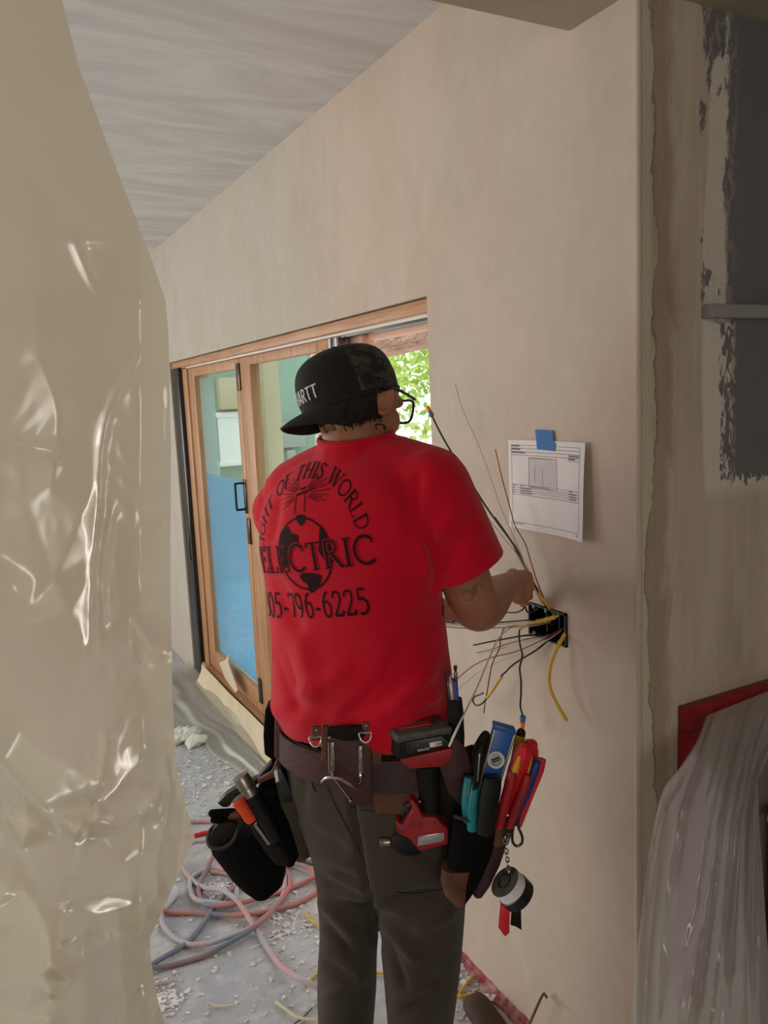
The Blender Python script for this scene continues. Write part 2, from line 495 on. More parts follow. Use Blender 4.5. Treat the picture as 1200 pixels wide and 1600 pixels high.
# ------------------------------------------------------------------ bifold door
mat('fir_wood', (196, 150, 108), 0.45, rgb2=(170, 122, 84), scale=9, stretch=(9, 9, 0.5), bump=0.1)
mat('fir_wood_rail', (196, 150, 108), 0.45, rgb2=(170, 122, 84), scale=9, stretch=(9, 0.5, 9), bump=0.1)
mat('black_metal', (22, 22, 24), 0.28, spec=0.6)
mat('black_plastic', (24, 24, 26), 0.42, var=0.2, scale=30)
mat('steel', (160, 160, 162), 0.28, 1.0)
mat('white_track', (225, 220, 212), 0.5)
mat('pale_wood', (226, 186, 160), 0.6)
def glass(name, tint, refl=0.10, rough=0.0):
    m = bpy.data.materials.new(name); m.use_nodes = True; n = m.node_tree.nodes; l = m.node_tree.links
    n.clear()
    o = n.new('ShaderNodeOutputMaterial'); t = n.new('ShaderNodeBsdfTransparent'); g = n.new('ShaderNodeBsdfGlossy'); mx = n.new('ShaderNodeMixShader')
    fc = n.new('ShaderNodeLayerWeight'); fc.inputs[0].default_value = 0.5
    pw = n.new('ShaderNodeMath'); pw.operation = 'POWER'; pw.inputs[1].default_value = 5.0; l.new(fc.outputs['Facing'], pw.inputs[0])
    lw = n.new('ShaderNodeMath'); lw.operation = 'MULTIPLY_ADD'; lw.inputs[1].default_value = 0.96; lw.inputs[2].default_value = 0.04; l.new(pw.outputs[0], lw.inputs[0])
    t.inputs[0].default_value = (*tint, 1); g.inputs['Roughness'].default_value = rough
    l.new(lw.outputs[0], mx.inputs[0]); l.new(t.outputs[0], mx.inputs[1]); l.new(g.outputs[0], mx.inputs[2]); l.new(mx.outputs[0], o.inputs[0])
    MATS[name] = m; return m
glass('pane_glass', (0.86, 0.95, 0.92))
glass('spectacle_glass', (0.92, 0.93, 0.92))
def film(name, rgb, clear, rough=0.2, gloss=0.12, dif=0.3, nscale=3.0, bump=0.3, bdist=0.01):
    m = bpy.data.materials.new(name); m.use_nodes = True; n = m.node_tree.nodes; l = m.node_tree.links
    n.clear(); c = lin(rgb)
    o = n.new('ShaderNodeOutputMaterial')
    tr = n.new('ShaderNodeBsdfTranslucent'); df = n.new('ShaderNodeBsdfDiffuse'); cl = n.new('ShaderNodeBsdfTransparent'); gl = n.new('ShaderNodeBsdfGlossy')
    tr.inputs[0].default_value = (*c, 1); df.inputs[0].default_value = (*c, 1)
    cl.inputs[0].default_value = (*[min(1, v*0.5+0.5) for v in c], 1); gl.inputs['Roughness'].default_value = rough
    gl.inputs[0].default_value = (1, 1, 1, 1)
    m1 = n.new('ShaderNodeMixShader'); m2 = n.new('ShaderNodeMixShader'); m3 = n.new('ShaderNodeMixShader')
    m1.inputs[0].default_value = dif; l.new(tr.outputs[0], m1.inputs[1]); l.new(df.outputs[0], m1.inputs[2])
    l.new(m1.outputs[0], m2.inputs[1]); l.new(cl.outputs[0], m2.inputs[2]); m2.inputs[0].default_value = clear
    l.new(m2.outputs[0], m3.inputs[1]); l.new(gl.outputs[0], m3.inputs[2])
    fr = n.new('ShaderNodeLayerWeight'); fr.inputs[0].default_value = 0.25
    q = n.new('ShaderNodeMath'); q.operation = 'MULTIPLY_ADD'; q.inputs[1].default_value = gloss*2; q.inputs[2].default_value = gloss
    l.new(fr.outputs['Fresnel'], q.inputs[0]); l.new(q.outputs[0], m3.inputs[0])
    l.new(m3.outputs[0], o.inputs[0])
    nf = noise_tex(n, l, nscale, (1, 1, 0.6), 3, 0.5, 0.8)
    u = n.new('ShaderNodeBump'); u.inputs['Strength'].default_value = bump; u.inputs['Distance'].default_value = bdist
    l.new(nf, u.inputs['Height'])
    for s in (tr, df, gl): l.new(u.outputs['Normal'], s.inputs['Normal'])
    MATS[name] = m; return m
film('blue_film', (150, 202, 236), 0.38, 0.3, 0.08, 0.15)

door = thing('door_1', (XW+0.05, 3.4, 0.0), None, None); door['kind'] = 'structure'
X0, X1 = XW+0.04, XW+0.088
def rail(name, y0, y1, z0, z1, parent=door, x0=X0, x1=X1, m='fir_wood', bev=0.003):
    return part(name, bb((x0, y0, z0), (x1, y1, z1), bev), m, parent)
rail('frame_header', DY0, DY1, 1.915, 1.952, x0=XW+0.012, x1=XW+0.115, m='fir_wood_rail')
rail('track', DY0, DY1, 1.905, 1.915, x0=XW+0.03, x1=XW+0.045, m='white_track', bev=0.001)
rail('track_groove', DY0, DY1, 1.898, 1.915, x0=XW+0.047, x1=XW+0.075, m='black_metal', bev=0.001)
rail('outer_header', DY0, DY1, 1.885, 1.95, x0=XW+0.116, x1=XW+0.17, m='pale_wood')
rail('sill', DY0, DY1, 0.0, 0.11, x0=XW+0.012, x1=XW+0.17, m='fir_wood_rail')
rail('jamb', 4.70, 4.80, 0.11, 1.915, x0=XW+0.03, x1=XW+0.16)
part('screen_housing', join(bb((XW+0.004, 4.80, 0.02), (XW+0.07, 4.955, 1.914), 0.012), bb((XW-0.002, 4.83, 0.75), (XW+0.01, 4.86, 0.93), 0.004)), 'black_metal', door)
def leaf(y0, y1, sl, sr, gz0, gz1, z0=0.125, z1=1.903):
    p = part('door_panel', join(bb((X0, y0, z0), (X1, y0+sr, z1), 0.003), bb((X0, y1-sl, z0), (X1, y1, z1), 0.003),
             bb((X0+0.001, y0+sr, gz1), (X1-0.001, y1-sl, z1), 0.002), bb((X0+0.001, y0+sr, z0), (X1-0.001, y1-sl, gz0), 0.002)), 'fir_wood', door)
    part('pane', bb((X0+0.016, y0+sr-0.004, gz0-0.004), (X0+0.022, y1-sl+0.004, gz1+0.004)), 'pane_glass', p, None)
    return p
l1 = leaf(3.757, 4.698, 0.125, 0.06, 0.235, 1.855)
l2 = leaf(2.69, 3.752, 0.155, 0.13, 0.235, 1.865)
part('protective_film', bb((X0+0.0245, 3.825, 0.24), (X0+0.0255, 4.565, 1.30)), 'blue_film', l1, None)
film('pale_film', (205, 225, 228), 0.6, 0.3, 0.08, 0.2)
part('clear_film', bb((X0+0.0245, 4.28, 1.301), (X0+0.0255, 4.565, 1.84)), 'pale_film', l1, None)
l3 = part('door_panel', bb((X0+0.052, 2.53, 0.125), (X0+0.1, 2.70, 1.903), 0.004), 'pale_wood', door)
for z in (1.75, 1.0, 0.18):
    part('hinge', bb((X0-0.008, 3.735, z-0.0), (X0+0.002, 3.775, z+0.13), 0.003), 'black_metal', l1)
hc = part('pull_handle', tube([(X0, 3.80, 1.30), (X0-0.04, 3.80, 1.30), (X0-0.045, 3.80, 1.29), (X0-0.045, 3.80, 1.18), (X0-0.04, 3.80, 1.17), (X0, 3.80, 1.17)], 0.006, 8, k=3), 'black_metal', l1)
part('handle_plate', bb((X0-0.006, 3.765, 1.15), (X0, 3.80, 1.32), 0.002), 'black_metal', hc)
part('top_pivot', join(bb((X0-0.01, 2.62, 1.80), (X0+0.035, 2.66, 1.903), 0.004), tube([(X0-0.012, 2.655, 1.74), (X0-0.012, 2.655, 1.90)], 0.008, 10), tube([(X0-0.012, 2.60, 1.74), (X0-0.012, 2.60, 1.90)], 0.008, 10), bb((X0-0.012, 2.68, 1.84), (X0, 2.73, 1.87), 0.002)), 'steel', l3)
mat('label_paper', (224, 226, 220), 0.7)
mat('ink', (25, 24, 26), 0.7)
for (y0, y1, z0, z1) in ((2.835, 2.91, 1.72, 1.862), (2.835, 2.905, 1.45, 1.60)):
    s = part('glass_label', bb((X0+0.0142, y0, z0), (X0+0.0158, y1, z1)), 'label_paper', l2, None)
    bars = [bb((X0+0.0136, y0+0.01, z1-0.02-0.016*i), (X0+0.0141, y0+0.01+0.05*random.uniform(0.4, 1), z1-0.014-0.016*i)) for i in range(6)]
    part('label_print', join(*bars), 'ink', s, None)

# ------------------------------------------------------------------ outside
mat('stucco_pink', (196, 158, 138), 0.9, var=0.22, scale=9, bump=1.0, bscale=16, stretch=(1, 0.4, 1.6))
for q in MATS['stucco_pink'].node_tree.nodes:
    if q.type == 'BUMP': q.inputs['Distance'].default_value = 0.12
mat('mint_wall', (132, 160, 146), 0.8, var=0.04, scale=3)
mat('cream_paint', (190, 178, 148), 0.7, var=0.04, scale=5)
mat('patio_paving', (170, 165, 155), 0.9, var=0.1, scale=6)
mat('white_paint', (236, 238, 236), 0.5)
mat('grey_box', (150, 156, 148), 0.6)
mat('bark', (150, 130, 112), 0.9, rgb2=(104, 88, 74), scale=12, bump=0.8, stretch=(3, 3, 0.6))
for nm, c in (('leaf_green', (148, 180, 84)), ('leaf_light', (196, 214, 128))):
    mm = mat(nm, c, 0.6); n, l, b = nodes_of(mm)
    t = n.new('ShaderNodeBsdfTranslucent'); t.inputs[0].default_value = (*lin(c), 1); mx = n.new('ShaderNodeMixShader'); mx.inputs[0].default_value = 0.45
    l.new(b.outputs[0], mx.inputs[1]); l.new(t.outputs[0], mx.inputs[2]); l.new(mx.outputs[0], n['Material Output'].inputs[0])
struct('ground_outside', bb((XW+0.17, YC+0.15, -0.12), (40, 45, -0.02)), 'patio_paving')
A, B = onX(560, 553, X=3.0), onX(668, 545, X=2.75)
d = (B-A); d[2] = 0; d /= np.linalg.norm(d); nrm = np.array([d[1], -d[0], 0]); nrm *= np.sign(nrm[0])
c0 = (A+B)/2; zb = c0[2]
solo('patio_beam', box(c0+nrm*0.12+np.array([0, 0, 0.26]), (5.2, 0.24, 0.52), (d, nrm, ZZ), 0.012), 'stucco_pink', 'pink-brown stucco beam of the patio seen above the door opening', 'beam')
pc = [onX(x, 640, X=2.2) for x in (392, 414)]
solo('patio_post', bb((2.2, min(pc[0][1], pc[1][1]), -0.02), (2.34, max(pc[0][1], pc[1][1]), 2.62), 0.01), 'cream_paint', 'cream patio post seen through the second glass door panel', 'post')
hw = thing('house_wing', (3.0, 9.0, 0.0), 'pale mint house wing beyond the patio, seen through the glass panels', 'building')
part('wall', bb((XW+0.3, 9.0, -0.02), (4.15, 9.3, 3.4)), 'mint_wall', hw)
wx = [float(onY(x, 650, 9.0)[0]) for x in (338, 376)]; wz = [float(onY(355, y, 9.0)[2]) for y in (720, 652)]
wn = part('window', join(bb((wx[0], 8.95, wz[0]), (wx[1], 8.99, wz[1])), bb((wx[0]-0.05, 8.93, wz[0]-0.06), (wx[1]+0.05, 9.0, wz[0]), 0.005), bb((wx[0]-0.05, 8.93, wz[1]), (wx[1]+0.05, 9.0, wz[1]+0.06), 0.005)), 'white_paint', hw)
def ybox(name, x0, x1, y0, y1, m):
    a, c2 = onY(x0, y1, 9.0), onY(x1, y0, 9.0)
    return part(name, bb((a[0], 8.86, a[2]), (c2[0], 9.0, c2[2]), 0.004), m, hw)
ybox('meter_box', 428, 469, 659, 700, 'grey_box')
ybox('shutter', 340, 374, 590, 640, 'cream_paint')
ybox('meter_box', 443, 455, 702, 718, 'grey_box')
def tree(loc, h, spread, nleaf, label, trunk_pts, seed):
    R = random.Random(seed)
    t = thing('tree', loc, label, 'tree', None)
    loc = np.array(loc, float)
    tk = [tube([loc+np.array(p) for p in trunk_pts], np.linspace(0.16, 0.05, len(trunk_pts)), 10, k=4)]
    tips = []
    for i in range(9):
        a = R.uniform(0, 6.28); z = h*R.uniform(0.25, 0.6); e = np.array([math.cos(a)*spread*R.uniform(0.4, 0.9), math.sin(a)*spread*R.uniform(0.4, 0.9), z+h*R.uniform(0.1, 0.4)])
        tk.append(tube([loc+np.array([0, 0, z*0.7]), loc+e*np.array([0.4, 0.4, 0.8]), loc+e], [0.05, 0.035, 0.012], 6, k=3)); tips.append(e)
    part('trunk', join(*tk), 'bark', t)
    for nm, frac in (('leaf_green', 0.55), ('leaf_light', 0.45)):
        k = int(nleaf*frac)
        g = np.random.default_rng(seed+len(nm))
        u = g.normal(size=(k, 3)); u /= np.linalg.norm(u, axis=1)[:, None]
        c = loc+np.array([0, 0, h*0.62])+u*(g.random((k, 1))**0.45)*np.array([spread, spread, h*0.46])
        clump = np.array([noise.noise(Vector(tuple(q*1.7))) for q in c])
        c = c[clump > -0.08]; k = len(c)
        a1 = g.normal(size=(k, 3)); a1 /= np.linalg.norm(a1, axis=1)[:, None]
        a2 = np.cross(a1, g.normal(size=(k, 3))); a2 /= np.linalg.norm(a2, axis=1)[:, None]
        s = g.uniform(0.05, 0.10, (k, 1))
        V = np.stack([c-a1*s, c+a2*s*0.45, c+a1*s, c-a2*s*0.45], 1).reshape(-1, 3)
        F = [(4*i, 4*i+1, 4*i+2, 4*i+3) for i in range(k)]
        lv = part('foliage', (V, F), nm, t, None); lv['kind'] = 'stuff'
    return t
def at_floor_dir(px, dist):
    r = ray(px, 620); r = r/np.hypot(r[0], r[1]); return (float(r[0]*dist), float(r[1]*dist), -0.02)
tree(at_floor_dir(705, 12.5), 5.2, 2.3, 15000, 'leafy green tree filling the open doorway beyond the beam', [(0, 0, 0), (0.05, 0.1, 1.0), (0, 0.1, 2.2), (0.1, 0.2, 3.2)], 3)
tree(at_floor_dir(598, 16.8), 6.5, 1.0, 1500, 'pale-barked tree trunk just right of the cap outside the door', [(0, 0, 0), (0.03, 0, 1.2), (0.10, 0.0, 2.3), (0.2, 0.05, 3.6)], 5)
# ------------------------------------------------------------------ the electrician
PHI = math.radians(36)                                  # how far he is turned to the right of the viewing direction
FD = FH*math.cos(PHI)+RH*math.sin(PHI)                  # where his chest points
RD = RH*math.cos(PHI)-FH*math.sin(PHI)                  # towards his right arm
def ring(y, xl, xr, t=0.0, rho=0.66, phi=PHI, n=40, shrink=0.0, ex=2.3, tilt=0.0):
    cx = (xl+xr)/2; k = pxm(cx, y, t); w = (xr-xl)/2*k-shrink
    a = w/math.sqrt(math.cos(phi)**2+(rho*math.sin(phi))**2); b = a*rho
    fd = FH*math.cos(phi)+RH*math.sin(phi); rd = RH*math.cos(phi)-FH*math.sin(phi)
    c = MP(cx, y, t); out = []
    for j in range(n):
        an = 2*math.pi*j/n; ca, sa = math.cos(an), math.sin(an)
        u = a*math.copysign(abs(ca)**(2/ex), ca); v = b*math.copysign(abs(sa)**(2/ex), sa)
        out.append(c+rd*u+fd*v+ZZ*(tilt*u))
    return out
person = thing('person', MP(600, 1750, 0.0)*np.array([1, 1, 0]), 'person in red printed t-shirt, backwards black cap and dark work trousers, wiring the wall box', 'person')

m = mat('skin', (176, 118, 88), 0.5, rgb2=(152, 98, 72), scale=14, bump=0.08, bscale=120, contrast=(0.3, 0.75))
# tattoo on the right upper arm: soft bluish marks of their own shape
n, l, b = nodes_of(m)
src = b.inputs['Base Color'].links[0].from_socket
tc = n.new('ShaderNodeTexCoord'); vm = n.new('ShaderNodeVectorMath'); vm.operation = 'DISTANCE'
TAT = MP(739, 928, -0.11)-ORI['person']
vm.inputs[1].default_value = tuple(TAT); l.new(tc.outputs['Object'], vm.inputs[0])
tn = noise_tex(n, l, 26, (1, 1, 1), 1, 0.4, 1.2)
fac = vmath(n, l, 'MULTIPLY', ramp(n, l, vm.outputs['Value'], 0.026, 0.018), ramp(n, l, vmath(n, l, 'ABSOLUTE', vmath(n, l, 'SUBTRACT', tn, 0.5)), 0.11, 0.05))
l.new(mixc(n, l, vmath(n, l, 'MULTIPLY', fac, 0.55), src, lin((62, 52, 50))), b.inputs['Base Color'])

# shirt torso rows: y, left, right in the photograph
SH = [(704, 492, 628), (716, 470, 655), (735, 446, 680), (760, 425, 698), (795, 408, 702), (830, 402, 698), (865, 402, 692), (905, 411, 687), (950, 418, 687), (1000, 421, 693), (1045, 424, 699), (1085, 423, 701), (1108, 421, 702), (1124, 430, 700), (1150, 442, 700)]
tor = loft([ring(y, a, c, rho=0.62+0.05*(y > 1000)) for y, a, c in SH])
tor_in = loft([ring(y, a, c, rho=0.60, shrink=0.030) for y, a, c in SH])
NB = MP(556, 690, 0.0)
RSH = MP(677, 765, -0.09); LSH = MP(446, 800, 0.11)
shd = [capsule(NB+np.array([0, 0, -0.028]), MP(655, 752, -0.07), 0.060, 0.070), capsule(NB+np.array([0, 0, -0.03]), MP(462, 770, 0.08), 0.058, 0.066)]
shd.append(capsule(MP(560, 735, 0.0), MP(553, 672, 0.004), 0.088, 0.0665))
SLD = MP(737, 892, -0.075)-MP(674, 752, -0.085)
hc1, hc2 = MP(784, 859, -0.07), MP(684, 912, -0.075)
sn = SLD/np.linalg.norm(SLD)
hd = hc2-hc1; hd /= np.linalg.norm(hd); sn2 = sn-hd*(sn@hd); sn2 /= np.linalg.norm(sn2)
sx_, sy_, _z = frame(sn); sa = MP(672, 758, -0.085); srs = []
for s_ in (-0.072, -0.062, -0.036, 0.0, 0.03, 0.06, 0.09):
    r_ = 0.072*math.sqrt(max(0.0004, 1-(min(0, s_)/0.0721)**2))
    srs.append([sa+sn*s_+r_*(math.cos(q)*sx_+math.sin(q)*sy_) for q in np.linspace(0, 2*math.pi, 28, endpoint=False)])
hem_o = (hc1+hc2)/2+sn2*0.010
srs.append([p+sn*(((hem_o-p)@sn2)/(sn@sn2)) for p in srs[-1]])
sl_r = loft(srs)
LEL = MP(535, 955, 0.33)
sl_l = capsule(LSH, LSH+(LEL-LSH)*0.72, 0.070, 0.066)
sv, sf = remesh([tor]+shd+[sl_r, sl_l], 0.006, 10)
# cloth folds
N = normals(sv, sf); X, Y = px_of(sv); T = (sv-CAM)@FH-DM
d = np.zeros(len(sv))
def groove(x0, y0, x1, y1, wid, amp, fade=0.25):
    L = math.hypot(x1-x0, y1-y0); ux, uy = (x1-x0)/L, (y1-y0)/L
    s = ((X-x0)*ux+(Y-y0)*uy)/L; q = (X-x0)*-uy+(Y-y0)*ux
    e = np.clip(np.minimum(s, 1-s)/fade, 0, 1); e = e*e*(3-2*e)
    return amp*np.exp(-(q/wid)**2)*e*(T < 0.02)
for g in ((700, 905, 618, 735, 9, -.006), (688, 900, 640, 770, 8, -.005), (672, 930, 650, 760, 10, .004), (690, 940, 600, 1060, 16, -.005), (694, 990, 560, 1110, 18, -.005), (690, 1030, 600, 1120, 12, .004),
          (430, 1000, 470, 1125, 12, -.005), (460, 960, 500, 1120, 16, .004), (420, 890, 480, 1010, 12, -.004), (640, 1060, 520, 1125, 9, -.004), (560, 1040, 430, 1105, 14, .004), (745, 800, 690, 890, 10, -.003),
          (720, 770, 660, 880, 9, .003), (655, 720, 640, 850, 10, -.004), (440, 760, 420, 860, 8, -.003), (697, 1080, 620, 1115, 9, .004)):
    d += groove(*g)*2.4
d += np.array([noise.noise(Vector((p[0]*9, p[1]*9, p[2]*5))) for p in sv])*0.0035
low = np.clip((Y-1080)/40, 0, 1)
d += low*0.0018*np.sin(X*0.11+Y*0.05)
d = np.clip(d, -0.008, 0.016)
sv = sv+N*d[:, None]
V, F = sv, sf
hem = MP(560, 1131, 0.0)
V, F = cut(V, F, hem, -ZZ+RD*0.06)
def armkeep(p):
    q = p-RSH; s = q@sn; return s > 0.08 and np.linalg.norm(q-sn*s) < 0.0785 and px_of([p])[0][0] > 691
V, F = cut(V, F, (hc1+hc2)/2, sn2, armkeep)
ld = (LEL-LSH)/np.linalg.norm(LEL-LSH)
V, F = cut(V, F, LSH+ld*0.20, ld, lambda p: (p-LSH)@ld > 0.16 and np.linalg.norm((p-LSH)-ld*((p-LSH)@ld)) < 0.095 and (p-LSH)@FD > 0.08)
# neck opening
NC, NNr = MP(553, 681, 0.0), ZZ-FD*0.16
NNr = NNr/np.linalg.norm(NNr)
V, F = cut(V, F, NC, NNr, lambda p: np.linalg.norm((p-NC)[:2]) < 0.13)
CL = [np.array(p) for p in V if abs((np.array(p)-NC)@NNr) < 1e-5 and np.linalg.norm((np.array(p)-NC)[:2]) < 0.13]
CL.sort(key=lambda p: math.atan2((p-NC)@FD, (p-NC)@RD))
SHIRT_V, SHIRT_F = np.array(V), F
mat('shirt_red', (204, 4, 40), 0.85, var=0.05, scale=9, bump=0.25, bscale=900, sheen=0.15, spec=0.2)
mat('print_ink', (40, 6, 14), 0.75, spec=0.2)
shirt = solidify(part('shirt', (V, F), 'shirt_red', person, 0), 0.0022)
cr = tube(CL[::3], 0.0055, 8, True)
part('collar', cr, 'shirt_red', shirt)

# cap, worn backwards
ca = math.radians(64)
cb = -(FH*math.cos(ca)+RH*math.sin(ca))                  # towards the peak
tl = math.radians(11)
cbk = cb*math.cos(tl)-ZZ*math.sin(tl); cup = ZZ*math.cos(tl)+cb*math.sin(tl); crt = np.cross(cup, cbk)
rl = math.radians(13)*(1 if (crt@FH) < 0 else -1)        # tipped towards his far shoulder
crt, cup = crt*math.cos(rl)+cup*math.sin(rl), cup*math.cos(rl)-crt*math.sin(rl)
C0 = MP(550, 632, 0.0)
def tuck(P, lim=0.93):                                   # what the cap covers stays inside it
    P = np.array(P, float); q = P-C0; a, b_, h = q@cbk/0.095, q@crt/0.083, q@cup/0.1085
    rad = np.sqrt(a*a+b_*b_+h*h); k2 = np.where((h > -0.04) & (rad > lim) & (rad < 1.6), lim/np.maximum(rad, 1e-6), 1.0)
    return C0+q*k2[:, None]
# body
def hipring(y, a, c, sh=0.0, rho=0.74): return ring(y, a, c, 0.0, rho, math.radians(30), 40, sh)
HIP = [(1105, 446, 698), (1140, 444, 702), (1175, 444, 712), (1220, 449, 722), (1265, 458, 727), (1300, 470, 731), (1335, 484, 731), (1368, 500, 728)]
LL = [(1240, 470, 600, .0), (1290, 476, 604, .0), (1330, 484, 604, .004), (1380, 492, 598, .010), (1420, 497, 593, .018), (1460, 499, 592, .026), (1505, 497, 590, .034), (1560, 495, 587, .05), (1610, 495, 584, .05), (1700, 497, 585, .055), (1800, 500, 588, .06), (1890, 500, 596, .06)]
RL = [(1240, 590, 722, -.05), (1290, 588, 728, -.052), (1330, 586, 734, -.05), (1380, 588, 731, -.045), (1420, 590, 728, -.045), (1460, 592, 725, -.045), (1505, 595, 721, -.045), (1560, 601, 714, -.04), (1610, 604, 707, -.04), (1700, 608, 706, -.035), (1800, 612, 708, -.03), (1890, 612, 714, -.03)]
def legr(r, sh=0.0): return [ring(y, a, c, t, 1.0, math.radians(30), 24, sh, 2.0) for y, a, c, t in r]
LEGL, LEGR = loft(legr(LL)), loft(legr(RL))
HC = MP(556, 624, 0.0)
ha, hp = math.radians(45), math.radians(16)
hf0 = FH*math.cos(ha)+RH*math.sin(ha); hr = RH*math.cos(ha)-FH*math.sin(ha)
hf = hf0*math.cos(hp)-ZZ*math.sin(hp); hu = ZZ*math.cos(hp)+hf0*math.sin(hp)
def H(r, f, u): return HC+hr*r+hf*f+hu*u
head = [ellipsoid(H(0, -0.004, 0.02), (hr*0.072, hf*0.090, hu*0.088)), ellipsoid(H(0, 0.028, -0.045), (hr*0.060, hf*0.058, hu*0.068)),
        ellipsoid(H(0, 0.055, -0.092), (hr*0.032, hf*0.026, hu*0.024)), capsule(H(0, 0.088, -0.01), H(0, 0.100, -0.042), 0.008, 0.012),
        capsule(H(-0.035, 0.075, 0.012), H(0.035, 0.075, 0.012), 0.012, 0.012), ellipsoid(H(0, 0.084, -0.068), (hr*0.022, hf*0.009, hu*0.009)),
        ellipsoid(H(0.045, 0.045, -0.03), (hr*0.018, hf*0.03, hu*0.028)), ellipsoid(H(-0.045, 0.045, -0.03), (hr*0.018, hf*0.03, hu*0.028))]
for s in (1, -1):
    e = H(s*0.077, -0.004, -0.008)
    out = hr*s*0.85-hf*0.5; out /= np.linalg.norm(out)
    tang = np.cross(hu, out)
    head += [ellipsoid(e+out*0.006, (tang*0.015, out*0.004, hu*0.028)), tube([e+out*0.012+tang*0.0145*math.cos(a)+hu*(0.025*math.sin(a)+0.002) for a in np.linspace(-2.2, 2.3, 12)] if s > 0 else [e+out*0.012-tang*0.0145*math.cos(a)+hu*(0.025*math.sin(a)+0.002) for a in np.linspace(-2.2, 2.3, 12)], 0.005, 8)]
neck = tube([MP(562, 735, .0), MP(556, 690, .0), MP(550, 655, .005), H(0, -0.02, -0.03)], [0.075, 0.064, 0.061, 0.060], 20, k=4)
RA = [(672, 765, -.085, .043), (702, 840, -.082, .0455), (724, 897, -.075, .047), (739, 937, -.06, .0455), (747, 950, -.03, .045), (757, 944, .025, .0455), (772, 930, .09, .039), (785, 919, .145, .031), (793, 914, .175, .027)]
arm_r = tube([MP(*q[:3]) for q in RA], [q[3] for q in RA], 18, k=4)
elb = ellipsoid(MP(746, 956, -.05), (RH*0.037, FH*0.036, ZZ*0.036))
def finger(pts, r): return [capsule(MP(*pts[i]), MP(*pts[i+1]), r-0.0006*i, r-0.0006*(i+1), 10) for i in range(len(pts)-1)]
palm_r = [ellipsoid(MP(802, 912, .205), (RH*0.022, FH*0.040, ZZ*0.034)), capsule(MP(797, 914, .18), MP(812, 908, .235), 0.026, 0.022), capsule(MP(797, 918, .18), MP(812, 926, .235), 0.024, 0.020)]
fing_r = finger([(812, 896, .235), (826, 898, .262), (829, 906, .285), (822, 911, .298)], .0095)+finger([(814, 909, .24), (829, 912, .265), (830, 920, .288), (822, 924, .30)], .0098)+finger([(813, 921, .24), (827, 926, .265), (828, 933, .285), (820, 936, .296)], .0093)+finger([(809, 931, .235), (821, 937, .255), (822, 943, .272), (815, 945, .282)], .0082)+finger([(800, 926, .19), (806, 937, .215), (815, 939, .242), (823, 933, .262)], .0105)
# left arm reaches across in front of him
LH = MP(706, 953, .27)
LA = [LSH, LSH+(LEL-LSH)*0.5, LEL, LEL+(LH-LEL)*0.35, LEL+(LH-LEL)*0.8, LH]
arm_l = tube(LA, [.047, .045, .042, .042, .031, .027], 16, k=4)
palm_l = [capsule(LH-np.array([0, 0, .0]), MP(722, 957, .285), .027, .024)]
fing_l = []
for i, dz in enumerate((-16, -5, 6, 16)):
    fing_l += finger([(722, 953+dz, .285), (738, 956+dz*0.8, .30), (746, 962+dz*0.7, .32), (742, 966+dz*0.6, .335)], .0092)
fing_l += finger([(712, 942, .26), (726, 938, .255), (742, 946, .27)], .0105)
feet = []
hipb = loft([hipring(y, a, c, 0.035) for y, a, c in HIP])
legs_in = [loft(legr(LL, 0.030)), loft(legr(RL, 0.030))]
for r in (LL, RL):
    y, a, c, t = r[-1]; p = MP((a+c)/2, y, t); p[2] = 0.05
    fdir = FH*math.cos(math.radians(32))+RH*math.sin(math.radians(32))
    feet.append(capsule(p-fdir*0.04, p+fdir*0.17+np.array([0, 0, -0.006]), 0.046, 0.040)); feet.append(capsule(p, p+np.array([0, 0, 0.2]), 0.042, 0.05))
bv, bf = remesh([tor_in, hipb, *legs_in, *feet, *head, neck, capsule(NB-ZZ*0.04, RSH, .045, .04), capsule(NB-ZZ*0.04, LSH, .045, .04), arm_r, elb, *palm_r, *fing_r, arm_l, *palm_l, *fing_l], 0.0036, 5)
bv = tuck(bv)
part('body', (bv, bf), 'skin', person, 0)

# trousers
pv, pf = remesh([loft([hipring(y, a, c) for y, a, c in HIP]), LEGL, LEGR], 0.007, 16)
N = normals(pv, pf); X, Y = px_of(pv); T = (pv-CAM)@FH-DM
d = np.zeros(len(pv))
for g in ((545, 1235, 590, 1490, 5, -.007, .1), (500, 1370, 590, 1420, 7, -.006), (495, 1400, 560, 1470, 9, .006), (500, 1440, 560, 1500, 7, -.006), (590, 1410, 700, 1390, 8, -.006), (592, 1430, 660, 1510, 10, .007), (595, 1450, 640, 1560, 7, -.007),
          (720, 1420, 640, 1460, 10, .005), (500, 1500, 560, 1540, 9, -.005), (500, 1560, 580, 1520, 9, .006), (705, 1520, 620, 1590, 11, -.006), (600, 1570, 690, 1540, 9, .005), (470, 1290, 545, 1330, 9, -.004), (480, 1330, 560, 1350, 8, .004), (520, 1360, 580, 1385, 6, -.005), (640, 1330, 720, 1370, 10, -.004), (480, 1180, 470, 1290, 8, -.003)):
    d += groove(*g)*1.7
d += np.array([noise.noise(Vector((p[0]*11, p[1]*11, p[2]*7))) for p in pv])*0.005
pv = pv+N*d[:, None]
V, F = cut(pv, pf, MP(570, 1136, 0), ZZ)
V, F = cut(V, F, (0, 0, 0.09), -ZZ)
mat('trousers', (68, 60, 52), 0.85, var=0.10, scale=7, bump=0.3, bscale=700, sheen=0.1, spec=0.25)
pants = part('trousers', (V, F), 'trousers', person, 0)
solidify(pants, 0.0025)
PANTS_V, PANTS_F = np.array(V), F
mat('thread', (60, 54, 47), 0.8)
tree_p = BVHTree.FromPolygons([tuple(v) for v in PANTS_V], PANTS_F)
tree_s = BVHTree.FromPolygons([tuple(v) for v in SHIRT_V], SHIRT_F)
